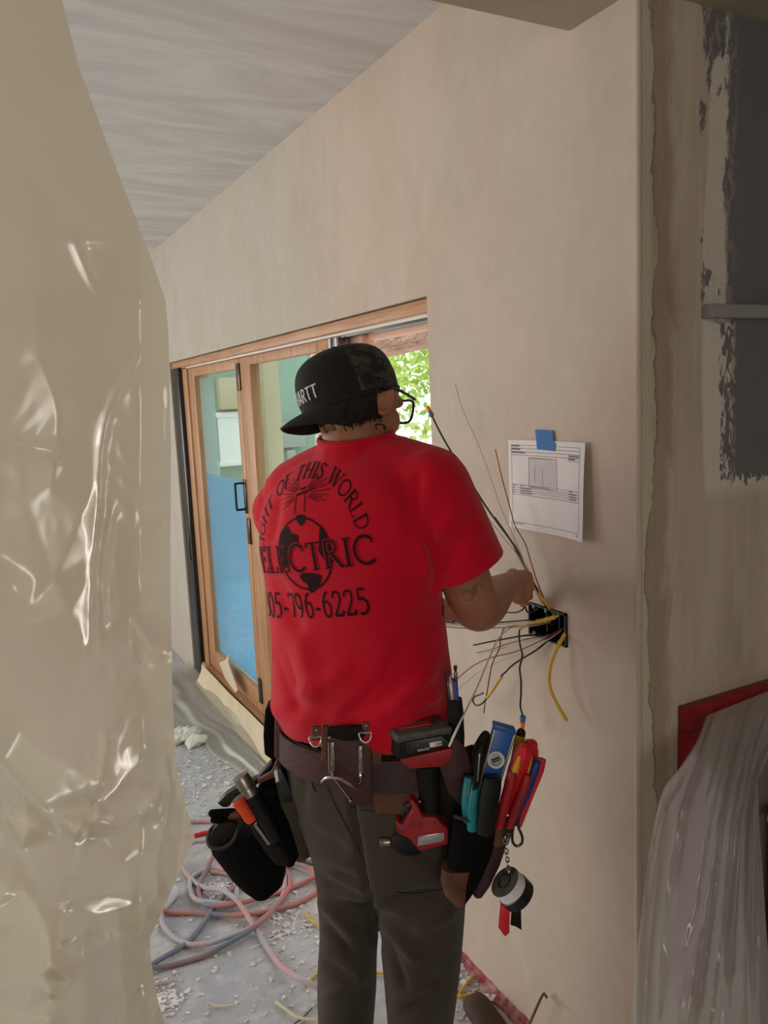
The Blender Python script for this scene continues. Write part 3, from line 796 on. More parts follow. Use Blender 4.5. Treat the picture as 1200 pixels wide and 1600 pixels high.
def stick(tr, x, y, lift=0.002):                        # point of a garment met by the line of sight there
    r = ray(x, y); h = tr.ray_cast(Vector(CAM), Vector(r).normalized())
    return None if h[0] is None else np.array(h[0])+np.array(h[1])*lift
def stick_tube(tr, pts, r, k=6, lift=0.0015):
    q = [stick(tr, x, y, lift) for x, y in spline(np.array(pts, float), k)]
    q = [p for p in q if p is not None]
    return tube(q, r, 6)
part('seat_seam', stick_tube(tree_p, [(510, 1195), (512, 1230), (530, 1270), (560, 1330), (582, 1400), (592, 1460)], 0.0012), 'thread', pants)
for q in ([(546, 1262), (590, 1270), (640, 1273)], [(552, 1240), (600, 1236), (640, 1232)], [(478, 1180), (490, 1230), (494, 1235)], [(618, 1393), (660, 1396), (720, 1380)]):
    part('pocket_seam', stick_tube(tree_p, q, 0.0015), 'thread', pants)
for r in (LL, RL):
    y, a, c, t = r[-1]; p = MP((a+c)/2, y, t)
    V = [capsule(p*[1, 1, 0]+ZZ*0.055-fdir*0.045, p*[1, 1, 0]+ZZ*0.05+fdir*0.18, 0.055, 0.050), capsule(p*[1, 1, 0]+ZZ*0.05, p*[1, 1, 0]+ZZ*0.16, 0.052, 0.056)]
    v2, f2 = remesh(V, 0.008, 4); v2 = np.array(v2); v2[:, 2] = np.maximum(v2[:, 2], 0.0)
    mat('boot_leather', (62, 42, 30), 0.6, var=0.15, scale=15) if 'boot_leather' not in MATS else None
    part('boot', (v2, f2), 'boot_leather', person, 0)

# hair below the cap
mat('hair', (26, 19, 16), 0.7, var=0.3, scale=60, bump=0.8, bscale=220)
hv, hfc = ellipsoid(H(0, -0.012, 0.008), (hr*0.0725, hf*0.0855, hu*0.085), 40, 24)
bm = bmesh.new(); vs = [bm.verts.new(tuple(v)) for v in hv]
for f in hfc:
    bm.faces.new([vs[i] for i in f])
bad = []
for f in bm.faces:
    q = np.array(f.calc_center_median())-HC; r_, f_, u_ = q@hr, q@hf, q@hu
    if u_ < -0.060+0.55*max(0, f_+0.045) or f_ > 0.012 or (q+HC-C0)@cup > 0.008: bad.append(f)
bmesh.ops.delete(bm, geom=bad, context='FACES')
hvf = from_bm(bm)
hvf = (tuck(hvf[0], 0.95), hvf[1])
hair = solidify(part('hair', hvf, 'hair', person, 0), 0.005, 0.3)
cur = []
for i in range(16):
    u0 = -0.02-0.05*random.random(); f0 = -0.075+0.085*random.random()
    s = math.sqrt(max(0.05, 1-(f0/0.09)**2-(u0/0.1)**2))
    c0 = H(0.0765*s+0.003, f0, u0-0.002); rr = random.uniform(0.006, 0.013)
    cur.append(tube([c0+hf*rr*math.cos(a)+hu*rr*0.7*math.sin(a)+hr*0.003*math.sin(2*a) for a in np.linspace(0, random.uniform(3, 5), 10)], 0.0011, 5))
part('curl', join(*cur), 'hair', hair)

def CP(ang, sc, h): return C0+sc*(0.095*math.cos(ang)*cbk+0.083*math.sin(ang)*crt)+cup*h
prof = [(0.985, -0.002), (1.0, 0.012), (1.015, 0.03), (0.995, 0.05), (0.94, 0.070), (0.82, 0.087), (0.62, 0.099), (0.36, 0.1055), (0.12, 0.1080), (0.02, 0.1085)]
pr = spline(prof, 3)
nn = 60
rings = [[CP(2*math.pi*j/nn, s, h) for j in range(nn)] for s, h in pr]
CV, CF = loft(rings, cap=False); CF.append(tuple((len(rings)-1)*nn+j for j in range(nn)))
m = mat('cap_cloth', (20, 19, 20), 0.85, bump=0.3, bscale=500, var=0.1); n, l, b = nodes_of(m)
src = b.inputs['Base Color'].links[0].from_socket
sx = n.new('ShaderNodeVectorMath'); sx.operation = 'DOT_PRODUCT'; tc = n.new('ShaderNodeTexCoord'); sb = n.new('ShaderNodeVectorMath'); sb.operation = 'SUBTRACT'
l.new(tc.outputs['Object'], sb.inputs[0]); sb.inputs[1].default_value = tuple(C0-ORI['person']); l.new(sb.outputs[0], sx.inputs[0]); sx.inputs[1].default_value = tuple(cbk)
cam1 = noise_tex(n, l, 26, (1, 1, 2.0), 3, 0.5, 1.2); cam2 = noise_tex(n, l, 48, (1, 1, 2.2), 3, 0.5, 1.0)
cc = mixc(n, l, ramp(n, l, cam1, 0.50, 0.52), lin((24, 24, 22)), lin((70, 66, 54)))
cc = mixc(n, l, ramp(n, l, cam2, 0.56, 0.58), cc, lin((46, 48, 40)))
l.new(mixc(n, l, ramp(n, l, sx.outputs['Value'], 0.012, 0.010), src, cc), b.inputs['Base Color'])
cap = part('cap', (CV, CF), 'cap_cloth', person, 60)
solidify(cap, 0.003)
mat('cap_black', (22, 20, 21), 0.8, bump=0.3, bscale=500)
bt, bu_ = [], []
na, nl_ = 31, 8
for i in range(na):
    th = math.radians(-66+132*i/(na-1)); row = []
    inn = CP(th, 1.0, 0.006)
    L = 0.054*max(0.0, math.cos(th*1.32))**0.55
    for j in range(nl_):
        s = j/(nl_-1)
        lat = math.sin(th)
        row.append(inn+cbk*(L*s)*0.93+cup*(-0.16*L*s-0.12*L*s*s-0.026*lat*lat*s-0.010*lat*lat)+crt*(-0.012*lat*s))
    bt.append(row)
BV, BF = loft(bt, cap=False, closed=False)
brim = solidify(part('brim', (BV, BF), 'cap_black', cap, 60), 0.004, 0.0)
part('sweatband', tube([CP(2*math.pi*j/48, 0.985, 0.004) for j in range(48)], 0.004, 6, True), 'cap_black', cap)
part('button', ellipsoid(C0+cup*0.1095, (cbk*0.006, crt*0.006, cup*0.003), 12, 6), 'cap_black', cap)
# spectacles
mat('black_acetate', (14, 14, 15), 0.3)
fr = [tube([H(0.079, -0.012, 0.012), H(0.080, 0.02, 0.022), H(0.066, 0.088, 0.020)], 0.0028, 6, k=4), tube([H(-0.079, -0.012, 0.012), H(-0.080, 0.02, 0.022), H(-0.066, 0.088, 0.020)], 0.0028, 6, k=4)]
for s in (1, -1):
    fr.append(tube([H(s*(0.0365+0.029*math.copysign(abs(math.cos(a))**0.6, math.cos(a))), 0.094-0.006*abs(math.cos(a)), -0.002+0.022*math.copysign(abs(math.sin(a))**0.6, math.sin(a))) for a in np.linspace(0, 2*math.pi, 24, endpoint=False)], 0.0024, 6, True))
fr.append(tube([H(-0.010, 0.095, 0.006), H(0, 0.098, 0.008), H(0.010, 0.095, 0.006)], 0.0024, 6, k=3))
gl = part('glasses', join(*fr), 'black_acetate', person)
for s in (1, -1):
    part('lens', ellipsoid(H(s*0.0365, 0.092, -0.002), (hr*0.028, hu*0.021, hf*0.001), 20, 6), 'spectacle_glass', gl)

# ------------------------------------------------------------------ lettering: a small serif alphabet drawn with a broad pen
def arc(cx, cy, rx, ry, a0, a1, k=14):
    return [(cx+rx*math.cos(math.radians(a0+(a1-a0)*i/k)), cy+ry*math.sin(math.radians(a0+(a1-a0)*i/k))) for i in range(k+1)]
def sf(x, y, w=0.13): return [(x-w, y), (x+w, y)]
TH, TN = 0.105, 0.045
GL = {  # advance, list of (polyline, width)
 'L': (0.62, [([(0.14, 0), (0.14, 1)], TH), (sf(0.14, 0.98), TN), ([(0.02, 0.02), (0.55, 0.02), (0.58, 0.22)], TN)]),
 'I': (0.34, [([(0.17, 0), (0.17, 1)], TH), (sf(0.17, 0.98, 0.15), TN), (sf(0.17, 0.02, 0.15), TN)]),
 'G': (0.84, [(arc(0.44, 0.5, 0.39, 0.49, 50, 180), 0.075), (arc(0.44, 0.5, 0.39, 0.49, 180, 320), 0.075), ([(0.74, 0.16), (0.74, 0.45)], TH), (sf(0.72, 0.45), TN)]),
 'H': (0.86, [([(0.15, 0), (0.15, 1)], TH), ([(0.71, 0), (0.71, 1)], TH), ([(0.15, 0.52), (0.71, 0.52)], TN)]+[(sf(x, y), TN) for x in (0.15, 0.71) for y in (0.02, 0.98)]),
 'T': (0.72, [([(0.36, 0), (0.36, 1)], TH), ([(0.03, 0.82), (0.05, 0.98), (0.67, 0.98), (0.69, 0.82)], TN), (sf(0.36, 0.02), TN)]),
 'O': (0.92, [(arc(0.46, 0.5, 0.40, 0.49, 0, 360, 28), 0.08)]),
 'F': (0.60, [([(0.14, 0), (0.14, 1)], TH), ([(0.02, 0.98), (0.54, 0.98), (0.56, 0.80)], TN), ([(0.14, 0.52), (0.44, 0.52)], TN), (sf(0.14, 0.02), TN)]),
 'E': (0.64, [([(0.14, 0), (0.14, 1)], TH), ([(0.02, 0.98), (0.54, 0.98), (0.56, 0.80)], TN), ([(0.14, 0.52), (0.44, 0.52)], TN), ([(0.44, 0.42), (0.44, 0.62)], TN), ([(0.02, 0.02), (0.55, 0.02), (0.60, 0.22)], TN)]),
 'S': (0.60, [([(0.50, 0.78), (0.48, 0.94), (0.30, 0.98), (0.12, 0.88), (0.11, 0.70), (0.28, 0.54), (0.46, 0.42), (0.50, 0.22), (0.36, 0.03), (0.16, 0.03), (0.08, 0.22)], 0.08)]),
 'W': (1.12, [([(0.10, 1), (0.34, 0)], TH), ([(0.34, 0), (0.56, 0.9)], TN), ([(0.52, 1), (0.78, 0)], TH), ([(0.78, 0), (1.02, 1)], TN), (sf(0.10, 0.98), TN), (sf(0.53, 0.98), TN), (sf(1.02, 0.98, 0.1), TN)]),
 'R': (0.78, [([(0.14, 0), (0.14, 1)], TH), ([(0.14, 0.98), (0.38, 0.98), (0.54, 0.88), (0.56, 0.72), (0.46, 0.55), (0.14, 0.50)], 0.07), ([(0.36, 0.52), (0.74, 0.02)], TH), (sf(0.14, 0.02), TN), (sf(0.08, 0.98, 0.07), TN), (sf(0.74, 0.02, 0.06), TN)]),
 'D': (0.86, [([(0.14, 0), (0.14, 1)], TH), ([(0.04, 0.98), (0.40, 0.98), (0.66, 0.86), (0.76, 0.5), (0.66, 0.14), (0.40, 0.02), (0.04, 0.02)], 0.075)]),
 'C': (0.84, [(arc(0.46, 0.5, 0.40, 0.49, 48, 312, 22), 0.085), ([(0.74, 0.72), (0.73, 0.90)], TN)]),
 '8': (0.56, [(arc(0.28, 0.74, 0.19, 0.24, 0, 360, 18), 0.07), (arc(0.28, 0.26, 0.23, 0.26, 0, 360, 18), 0.075)]),
 '0': (0.56, [(arc(0.28, 0.5, 0.22, 0.49, 0, 360, 24), 0.08)]),
 '5': (0.56, [([(0.50, 0.97), (0.18, 0.97), (0.13, 0.58)], 0.075), ([(0.13, 0.58), (0.32, 0.62), (0.48, 0.46), (0.48, 0.22), (0.34, 0.05), (0.16, 0.02), (0.07, 0.08)], 0.085)]),
 '-': (0.42, [([(0.08, 0.34), (0.34, 0.34)], 0.09)]),
 '7': (0.54, [([(0.06, 0.82), (0.08, 0.96), (0.50, 0.96)], 0.075), ([(0.50, 0.96), (0.22, 0.0)], 0.075)]),
 '9': (0.56, [(arc(0.27, 0.68, 0.20, 0.30, 0, 360, 20), 0.075), ([(0.47, 0.68), (0.44, 0.38), (0.30, 0.12), (0.12, 0.01)], 0.08)]),
 '6': (0.56, [(arc(0.29, 0.32, 0.20, 0.30, 0, 360, 20), 0.075), ([(0.09, 0.32), (0.12, 0.62), (0.26, 0.88), (0.44, 0.99)], 0.08)]),
 '2': (0.56, [([(0.07, 0.74), (0.14, 0.92), (0.28, 0.98), (0.44, 0.90), (0.46, 0.70), (0.34, 0.44), (0.06, 0.05)], 0.075), ([(0.06, 0.05), (0.48, 0.05), (0.52, 0.22)], 0.085)]),
 ' ': (0.40, []),
}
def ribbon(pts, wdt, step=0.08):                          # flat stroke, quads in (u, v)
    P = [np.array(pts[0], float)]
    for q in pts[1:]:
        q = np.array(q, float); k = max(1, int(np.linalg.norm(q-P[-1])/step)); p0 = P[-1]
        P += [p0+(q-p0)*(i+1)/k for i in range(k)]
    P = np.array(P); T_ = np.gradient(P, axis=0); T_ /= np.linalg.norm(T_, axis=1)[:, None]+1e-9
    Nn = np.stack([-T_[:, 1], T_[:, 0]], 1)*wdt/2
    V = np.empty((2*len(P), 2)); V[0::2] = P+Nn; V[1::2] = P-Nn
    return V, [(2*i, 2*i+1, 2*i+3, 2*i+2) for i in range(len(P)-1)]
def lay(text, place, sp=0.06, fat=1.3):                            # place(u, v) -> print coordinates; u measured in cap heights
    V, F, u = [], [], 0.0
    for ch in text:
        adv, st = GL[ch]
        for pts, wd in st:
            a, f = ribbon(pts, wd*fat)
            k = len(V); V += [place(u+x, y) for x, y in a]; F += [tuple(i+k for i in q) for q in f]
        u += adv+sp
    return V, F
def text_w(text, sp=0.06): return sum(GL[c][0]+sp for c in text)-sp
PN = FH*math.cos(math.radians(33))+RH*math.sin(math.radians(33)); PR = RH*math.cos(math.radians(33))-FH*math.sin(math.radians(33))
PO = np.array(stick(tree_s, 474, 866, 0.0))-PN*0.2
PROT = math.radians(9)
def press(V2, lift=0.0012, tr=None):
    out = []
    for u, v in V2:
        u, v = u*math.cos(PROT)-v*math.sin(PROT), u*math.sin(PROT)+v*math.cos(PROT)
        o = PO+PR*u+ZZ*v-PN*0.1
        h = tree_s.ray_cast(Vector(o), Vector(PN))
        p = np.array(h[0])+np.array(h[1])*lift if h[0] is not None and (np.array(h[0])-PO)@PN < 0.34 else None
        out.append(p)
    return out
def press_mesh(V2, F, lift=0.0012):
    P = press(V2, lift); keep = [f for f in F if all(P[i] is not None for i in f)]
    keep = [f for f in keep if max(np.linalg.norm(P[f[i]]-P[f[i-1]]) for i in range(len(f))) < 0.03]
    return [p if p is not None else np.zeros(3) for p in P], keep
def clean(V, F):
    us = sorted(set(i for f in F for i in f)); mp_ = {k: i for i, k in enumerate(us)}
    return [V[i] for i in us], [tuple(mp_[i] for i in f) for f in F]
PRV, PRF = [], []
def add2(V, F):
    k = len(PRV); PRV.extend([tuple(v) for v in V]); PRF.extend([tuple(i+k for i in f) for f in F])
# ELECTRIC across the globe
hE = 0.049; wE = text_w('ELECTRIC')*hE
add2(*lay('ELECTRIC', lambda u, v: (-wE/2+u*hE+0.004, -0.030+v*hE)))
hN = 0.047; s_ = '805-796-6225'; wN = text_w(s_)*hN*0.84
add2(*lay(s_, lambda u, v: (-wN/2+u*hN*0.84-0.028, -0.118+v*hN)))
# arched line
hA = 0.0255; RAD = 0.119; s_ = 'LIGHT OF THIS WORLD'; tot = text_w(s_, 0.07)*hA
def arch(u, v):
    a = math.radians(94)+(tot/2-u*hA)/RAD*0.97
    r_ = RAD+v*hA
    return (r_*math.cos(a)+0.002, r_*1.06*math.sin(a)+0.006)
add2(*lay(s_, arch, 0.07))
# globe outline, land masses, torch and rays
GR = 0.063
add2(*ribbon(arc(0, 0, GR, GR*1.03, 0, 360, 48), 0.0035, 0.01))
def blob(poly, k=6):
    P = spline(np.array(poly, float), 3, True); c = P.mean(0); V = [c]; F = []
    for i in range(1, k+1):
        V += [c+(p-c)*i/k for p in P]
    n_ = len(P)
    for j in range(n_):
        F.append((0, 1+j, 1+(j+1) % n_))
        for i in range(k-1):
            F.append((1+i*n_+j, 1+(i+1)*n_+j, 1+(i+1)*n_+(j+1) % n_, 1+i*n_+(j+1) % n_))
    add2(V, F)
blob([(-0.062, 0.018), (-0.050, 0.044), (-0.030, 0.052), (-0.022, 0.040), (-0.006, 0.034), (-0.010, 0.018), (-0.024, 0.008), (-0.034, -0.010), (-0.050, -0.022), (-0.064, -0.010)])
blob([(-0.018, -0.036), (0.004, -0.034), (0.030, -0.040), (0.026, -0.054), (0.010, -0.068), (-0.004, -0.071), (-0.006, -0.056), (-0.016, -0.048)])
blob([(-0.008, 0.068), (0.006, 0.070), (0.016, 0.064), (0.006, 0.050), (-0.002, 0.056)], 3)
blob([(0.040, 0.020), (0.046, 0.044), (0.056, 0.036), (0.064, 0.010), (0.064, -0.016), (0.054, -0.030), (0.044, -0.012), (0.036, 0.004)])
add2(*ribbon([(-0.012, 0.072), (-0.010, 0.105), (0.012, 0.108), (0.012, 0.074)], 0.0022, 0.01))
add2(*ribbon([(-0.010, 0.105), (0.020, 0.110)], 0.004, 0.01))
add2(*ribbon([(-0.002, 0.114), (0.010, 0.116)], 0.004, 0.01))
for i in range(34):
    a = math.radians(-35+250*i/33); a = a if not 60 < math.degrees(a) < 120 else a
    if 66 < math.degrees(a) < 114: continue
    r0, r1 = 0.020, 0.050+0.012*(i % 2)
    add2(*ribbon([(0.003+r0*math.cos(a), 0.105+r0*0.6*math.sin(a)), (0.003+r1*math.cos(a), 0.105+r1*0.62*math.sin(a))], 0.0011, 0.015))
V, F = clean(*press_mesh(PRV, PRF))
part('back_print', (V, F), 'print_ink', shirt, None)
place_e = lambda u, v: (-wE/2+u*hE+0.004, -0.030+v*hE)
for nm, fat, lf, mt in (('letter_outline', 2.0, 0.0016, 'shirt_red'), ('letter_fill', 1.35, 0.0020, 'print_ink')):
    a, f = lay('ELECTRIC', place_e, fat=fat)
    V, F = clean(*press_mesh(a, f, lf))
    part(nm, (V, F), mt, shirt, None)

# lettering on the cap front, condensed block capitals
BK = {'C': (0.5, [([(0.42, 0.78), (0.42, 0.9), (0.32, 0.98), (0.18, 0.98), (0.08, 0.88), (0.08, 0.12), (0.18, 0.02), (0.32, 0.02), (0.42, 0.1), (0.42, 0.24)], 0.13)]),
      'A': (0.54, [([(0.04, 0), (0.24, 1)], 0.13), ([(0.50, 0), (0.30, 1)], 0.13), ([(0.12, 0.28), (0.42, 0.28)], 0.12)]),
      'R': (0.52, [([(0.08, 0), (0.08, 1)], 0.13), ([(0.08, 0.94), (0.32, 0.94), (0.42, 0.84), (0.42, 0.60), (0.32, 0.50), (0.08, 0.48)], 0.12), ([(0.26, 0.48), (0.46, 0)], 0.13)]),
      'H': (0.52, [([(0.08, 0), (0.08, 1)], 0.13), ([(0.42, 0), (0.42, 1)], 0.13), ([(0.08, 0.5), (0.42, 0.5)], 0.12)]),
      'T': (0.46, [([(0.23, 0), (0.23, 1)], 0.13), ([(0.0, 0.94), (0.46, 0.94)], 0.12)])}
tree_c = BVHTree.FromPolygons([tuple(v) for v in CV], CF)
def press_on(tr, o0, ux, uy, dirn, text, glyphs, h, u0, v0, sp=0.08, lift=0.0015, ws=1.0):
    V, F, u = [], [], u0
    for ch in text:
        if ch == ' ': u += 0.3*h*ws; continue
        adv, st = glyphs[ch]
        for pts, wd in st:
            a, f = ribbon(pts, wd); k = len(V)
            for x, y in a:
                o = o0+ux*(u+x*h*ws)+uy*(v0+y*h)
                hh = tr.ray_cast(Vector(o), Vector(dirn))
                V.append(np.array(hh[0])+np.array(hh[1])*lift if hh[0] is not None else None)
            F += [tuple(i+k for i in q) for q in f]
        u += (adv+sp)*h*ws
    F = [f for f in F if all(V[i] is not None for i in f)]
    return clean(V, F)
mat('cap_letter', (205, 205, 205), 0.6)
wC = sum(BK[c][0]+0.08 for c in 'CARHARTT')*0.024*0.92
part('cap_lettering', press_on(tree_c, C0+cbk*0.2, crt, cup, -cbk, 'CARHARTT', BK, 0.024, -wC/2, 0.022, ws=0.92), 'cap_letter', cap, None)
# ------------------------------------------------------------------ tool belt
mat('leather_burgundy', (70, 34, 34), 0.6, rgb2=(44, 22, 22), scale=16, bump=0.25)
mat('leather_brown', (112, 68, 42), 0.6, rgb2=(70, 40, 26), scale=14, bump=0.3)
mat('leather_dark', (32, 22, 18), 0.7, spec=0.25, rgb2=(16, 12, 11), scale=14, bump=0.3)
mat('pouch_black', (11, 11, 12), 0.95, spec=0.15, var=0.2, scale=20, bump=0.25, bscale=300)
mat('pouch_edge', (40, 40, 42), 0.8)
mat('stitch', (205, 190, 170), 0.7)
mat('grey_plastic', (84, 80, 76), 0.6, rgb2=(58, 56, 54), scale=22, bump=0.2)
mat('tool_red', (178, 26, 36), 0.45, rgb2=(140, 22, 30), scale=30)
mat('tool_red_bright', (214, 32, 44), 0.4, var=0.08, scale=20)
mat('rubber_black', (15, 15, 16), 0.65, spec=0.3, var=0.25, scale=30, bump=0.15)
mat('chrome', (200, 200, 202), 0.2, 1.0)
mat('worn_steel', (150, 142, 134), 0.35, 1.0, var=0.2, scale=40)
mat('level_blue', (22, 88, 168), 0.35, var=0.12, scale=14)
mat('teal_grip', (10, 120, 128), 0.45, var=0.15, scale=20)
mat('handle_yellow', (216, 164, 40), 0.4, var=0.1, scale=20)
mat('handle_blue', (32, 48, 128), 0.4)
mat('orange_grip', (232, 72, 28), 0.45, var=0.12, scale=25)
mat('tape_white', (226, 226, 230), 0.5)
mat('tape_blackroll', (18, 18, 24), 0.25)
mat('tape_core', (70, 66, 56), 0.6, var=0.2, scale=50)
mat('wire_white', (232, 226, 218), 0.45)
mat('wire_grey', (190, 180, 172), 0.5)
mat('wire_black', (16, 16, 17), 0.4)
mat('wire_copper', (120, 66, 44), 0.4, 0.6)
mat('wire_red', (120, 42, 36), 0.45)
mat('cable_yellow', (214, 172, 58), 0.5, var=0.08, scale=20)
mat('nut_orange', (246, 122, 32), 0.45)
mat('nut_blue', (70, 110, 170), 0.45)
BPH = math.radians(30)
def brow(y, a, c, sh): return ring(y, a, c, 0.0, 0.74, BPH, 64, sh, 2.3, 0.0)
belt = thing('tool_belt', MP(580, 1160, -0.15), 'burgundy leather tool belt with stitched edge around the waist', 'belt')
o_, i_ = [], []
for y, a, c in ((1136, 444, 704), (1142, 444, 705), (1174, 444, 712), (1180, 444, 713)):
    o_.append(brow(y, a, c, -0.009))
strap = loft([brow(1136, 444, 704, -0.004)]+o_+[brow(1180, 444, 713, -0.004)], cap=False)
bst = part('strap', strap, 'leather_burgundy', belt)
us = loft([brow(1178, 444, 713, -0.003), brow(1180, 444, 713, -0.0075), brow(1208, 447, 719, -0.0075), brow(1210, 447, 719, -0.003)], cap=False)
uv, uf = us
ux, uy = px_of(uv); ut = (np.array(uv)-CAM)@FH-DM
uf = [f for f in uf if not (min(ux[i] for i in f) < 572 and min(ut[i] for i in f) < 0.05)]
part('under_strap', clean(uv, uf), 'leather_brown', belt)
tb = BVHTree.FromPolygons([tuple(map(float, v)) for v in strap[0]], strap[1])
part('edge_stitch', stick_tube(tb, [(446, 1170), (470, 1176), (500, 1179), (512, 1179)], 0.0007, 8, 0.0008), 'stitch', bst)
def hip_t(x, y=1160):                                     # distance of the belt face there
    p = stick(tb, x, min(max(y, 1140), 1176), 0.0)
    return -0.14 if p is None else float((p-CAM)@FH-DM)
# hammer holder
th = hip_t(545)-0.004
hh = part('hammer_holder', px_prism([(510, 1147), (530, 1156), (545, 1158), (562, 1155), (572, 1148), (580, 1150), (581, 1258), (566, 1262), (549, 1255), (536, 1236), (520, 1216), (512, 1208)], lambda x, y: th-0.012-0.00006*(y-1150), 0.006, 0.0012), 'leather_burgundy', belt)
part('holder_flap', px_prism([(514, 1136), (566, 1134), (572, 1150), (560, 1156), (540, 1158), (522, 1153), (512, 1146)], th-0.014, 0.007, 0.001), 'leather_dark', belt)
for x, y0, y1 in ((519, 1160, 1204), (563, 1166, 1208)):
    st = part('rivet_plate', px_prism([(x-3, y0), (x+3, y0), (x+4, y1), (x-3, y1)], th-0.0195, 0.003, 0.0006), 'worn_steel', hh)
    for y in (y0+8, y1-10):
        part('rivet', ellipsoid(MP(x, y, th-0.0195), (RH*0.0025, ZZ*0.0025, FH*0.0015), 10, 6), 'steel', st)
part('hammer_loop', tube([MP(x, y, t) for x, y, t in ((519, 1200, th-.016), (519, 1212, th-.017), (514, 1216, th-.035), (503, 1222, th-.05), (512, 1215, th-.062), (530, 1216, th-.068), (545, 1224, th-.062), (556, 1229, th-.05), (563, 1225, th-.034), (564, 1215, th-.02), (563, 1206, th-.017))], 0.0032, 8, k=5), 'chrome', hh)
part('corner_rivet', ellipsoid(MP(515, 1153, th-0.016), (RH*0.0035, ZZ*0.0035, FH*0.002), 10, 6), 'worn_steel', hh)
part('corner_rivet', ellipsoid(MP(548, 1252, th-0.020), (RH*0.003, ZZ*0.003, FH*0.002), 10, 6), 'worn_steel', hh)
part('holder_stitch', tube([MP(x, y, th-0.0185) for x, y in ((513, 1160), (514, 1206), (530, 1228), (547, 1250))], 0.0007, 5), 'stitch', hh)
for x, y in ((493, 1150), (571, 1143)):
    t0 = hip_t(x)-0.012
    tabv = part('ring_tab', px_prism([(x-6, y-14), (x+8, y-14), (x+7, y+8), (x-6, y+8)], t0-0.006, 0.008, 0.002), 'leather_brown', belt)
    part('tab_rivet', ellipsoid(MP(x+2, y-9, t0-0.007), (RH*0.0028, ZZ*0.0028, FH*0.002), 10, 6), 'steel', tabv)
    part('d_ring', tube([MP(x-9, y+2, t0-.006), MP(x-9, y+8, t0-.009), MP(x-6, y+14, t0-.011), MP(x+1, y+17, t0-.012), MP(x+7, y+13, t0-.011), MP(x+9, y+7, t0-.009), MP(x+9, y+1, t0-.006), MP(x, y+2, t0-.005)], 0.0018, 8, True, 4), 'chrome', belt)
part('belt_loop', px_prism([(581, 1134), (597, 1132), (596, 1196), (581, 1196)], hip_t(590)-0.014, 0.012, 0.002), 'leather_brown', belt)
part('belt_loop', px_prism([(503, 1135), (513, 1135), (512, 1190), (502, 1190)], hip_t(508)-0.012, 0.010, 0.002), 'leather_brown', belt)

# ------------------------------------------------------------------ impact driver hanging upside down from the belt
TD = hip_t(650)-0.05
drv = thing('impact_driver', MP(655, 1330, TD), 'red and black cordless impact driver hanging upside down at the back of the belt', 'power drill')
k_ = 0.00095
bat_top = [(597, 1126), (601, 1116), (671, 1106), (704, 1130), (706, 1140), (624, 1154)]
def tslope(x, y): return TD-0.002
# battery: bevelled body, lighter lid, label
def quad_solid(front, depth_vec, bev): return prism(front, depth_vec, bev)
DPT = FH*0.072-RH*0.030+ZZ*0.0                            # battery runs back and to the left
fb = [MP(622, 1154, TD), MP(706, 1139, TD), MP(708, 1166, TD), MP(622, 1188, TD)]
bat = part('battery', quad_solid(fb, DPT, 0.004), 'rubber_black', drv)
lid = [MP(620, 1150, TD-.002), MP(707, 1135, TD-.002), MP(708, 1147, TD-.002), MP(620, 1163, TD-.002)]
part('battery_lid', quad_solid(lid, DPT*1.03, 0.004), 'grey_plastic', bat)
ct = (lid[0]+lid[1])/2+DPT*0.52; dx_ = (lid[1]-lid[0]); dx_ /= np.linalg.norm(dx_); dn_ = np.cross(dx_, DPT); dn_ /= np.linalg.norm(dn_); dn_ *= np.sign(dn_[2]); dy_ = np.cross(dn_, dx_)
part('lid_panel', box(ct+dn_*0.001, (0.058, 0.036, 0.004), (dx_, dy_, dn_), 0.0012), 'tool_red', bat)
part('lid_grip', box(ct+dn_*0.0022-dy_*0.004, (0.046, 0.010, 0.004), (dx_, dy_, dn_), 0.001), 'grey_plastic', bat)
part('label_plate', prism([MP(634, 1160, TD-.004), (MP(690, 1150, TD-.004)), MP(702, 1160, TD-.004), MP(703, 1165, TD-.004), MP(635, 1178, TD-.004)], FH*0.004, 0.0005), 'black_plastic', bat)
foot = [MP(623, 1187, TD+.002), MP(708, 1169, TD+.002), MP(706, 1187, TD+.002), MP(692, 1199, TD+.004), MP(640, 1202, TD+.004)]
part('battery_foot', prism(foot, FH*0.06, 0.003), 'tool_red', drv)
HR_, HA_ = 0.021, None
grip = tube([MP(668, 1192, TD+.035), MP(670, 1215, TD+.035), MP(671, 1245, TD+.035), MP(670, 1285, TD+.035)], [0.0235, 0.0205, 0.0195, 0.021], 18, k=3)
part('handle', grip, 'rubber_black', drv)
part('handle_screw', ellipsoid(MP(656, 1253, TD+.018), (RH*0.003, ZZ*0.003, FH*0.002), 10, 6), 'steel', drv)
shell = [(618, 1281), (628, 1290), (637, 1280), (645, 1266), (638, 1252), (646, 1250), (654, 1262), (661, 1277), (682, 1277), (690, 1287), (701, 1295), (700, 1320), (655, 1331), (640, 1312), (622, 1304)]
part('motor_housing', px_prism(shell, TD+.006, 0.058, 0.004), 'tool_red', drv)
part('trigger', px_prism([(625, 1280), (631, 1258), (640, 1254), (645, 1264), (638, 1278), (630, 1286)], TD+.022, 0.026, 0.003), 'black_plastic', drv)
nose_a = MP(606, 1315, TD+.035); nose_b = MP(652, 1312, TD+.035)
part('gear_case', lathe(nose_b, nose_a-nose_b, [(0.0235, -0.005), (0.026, 0.006), (0.0265, 0.018), (0.024, 0.030), (0.017, 0.040), (0.012, 0.046)], 24), 'rubber_black', drv)
chk = part('chuck', lathe(nose_a, nose_a-nose_b, [(0.008, -0.004), (0.0085, 0.002), (0.0085, 0.012), (0.0075, 0.014)], 18), 'worn_steel', drv)
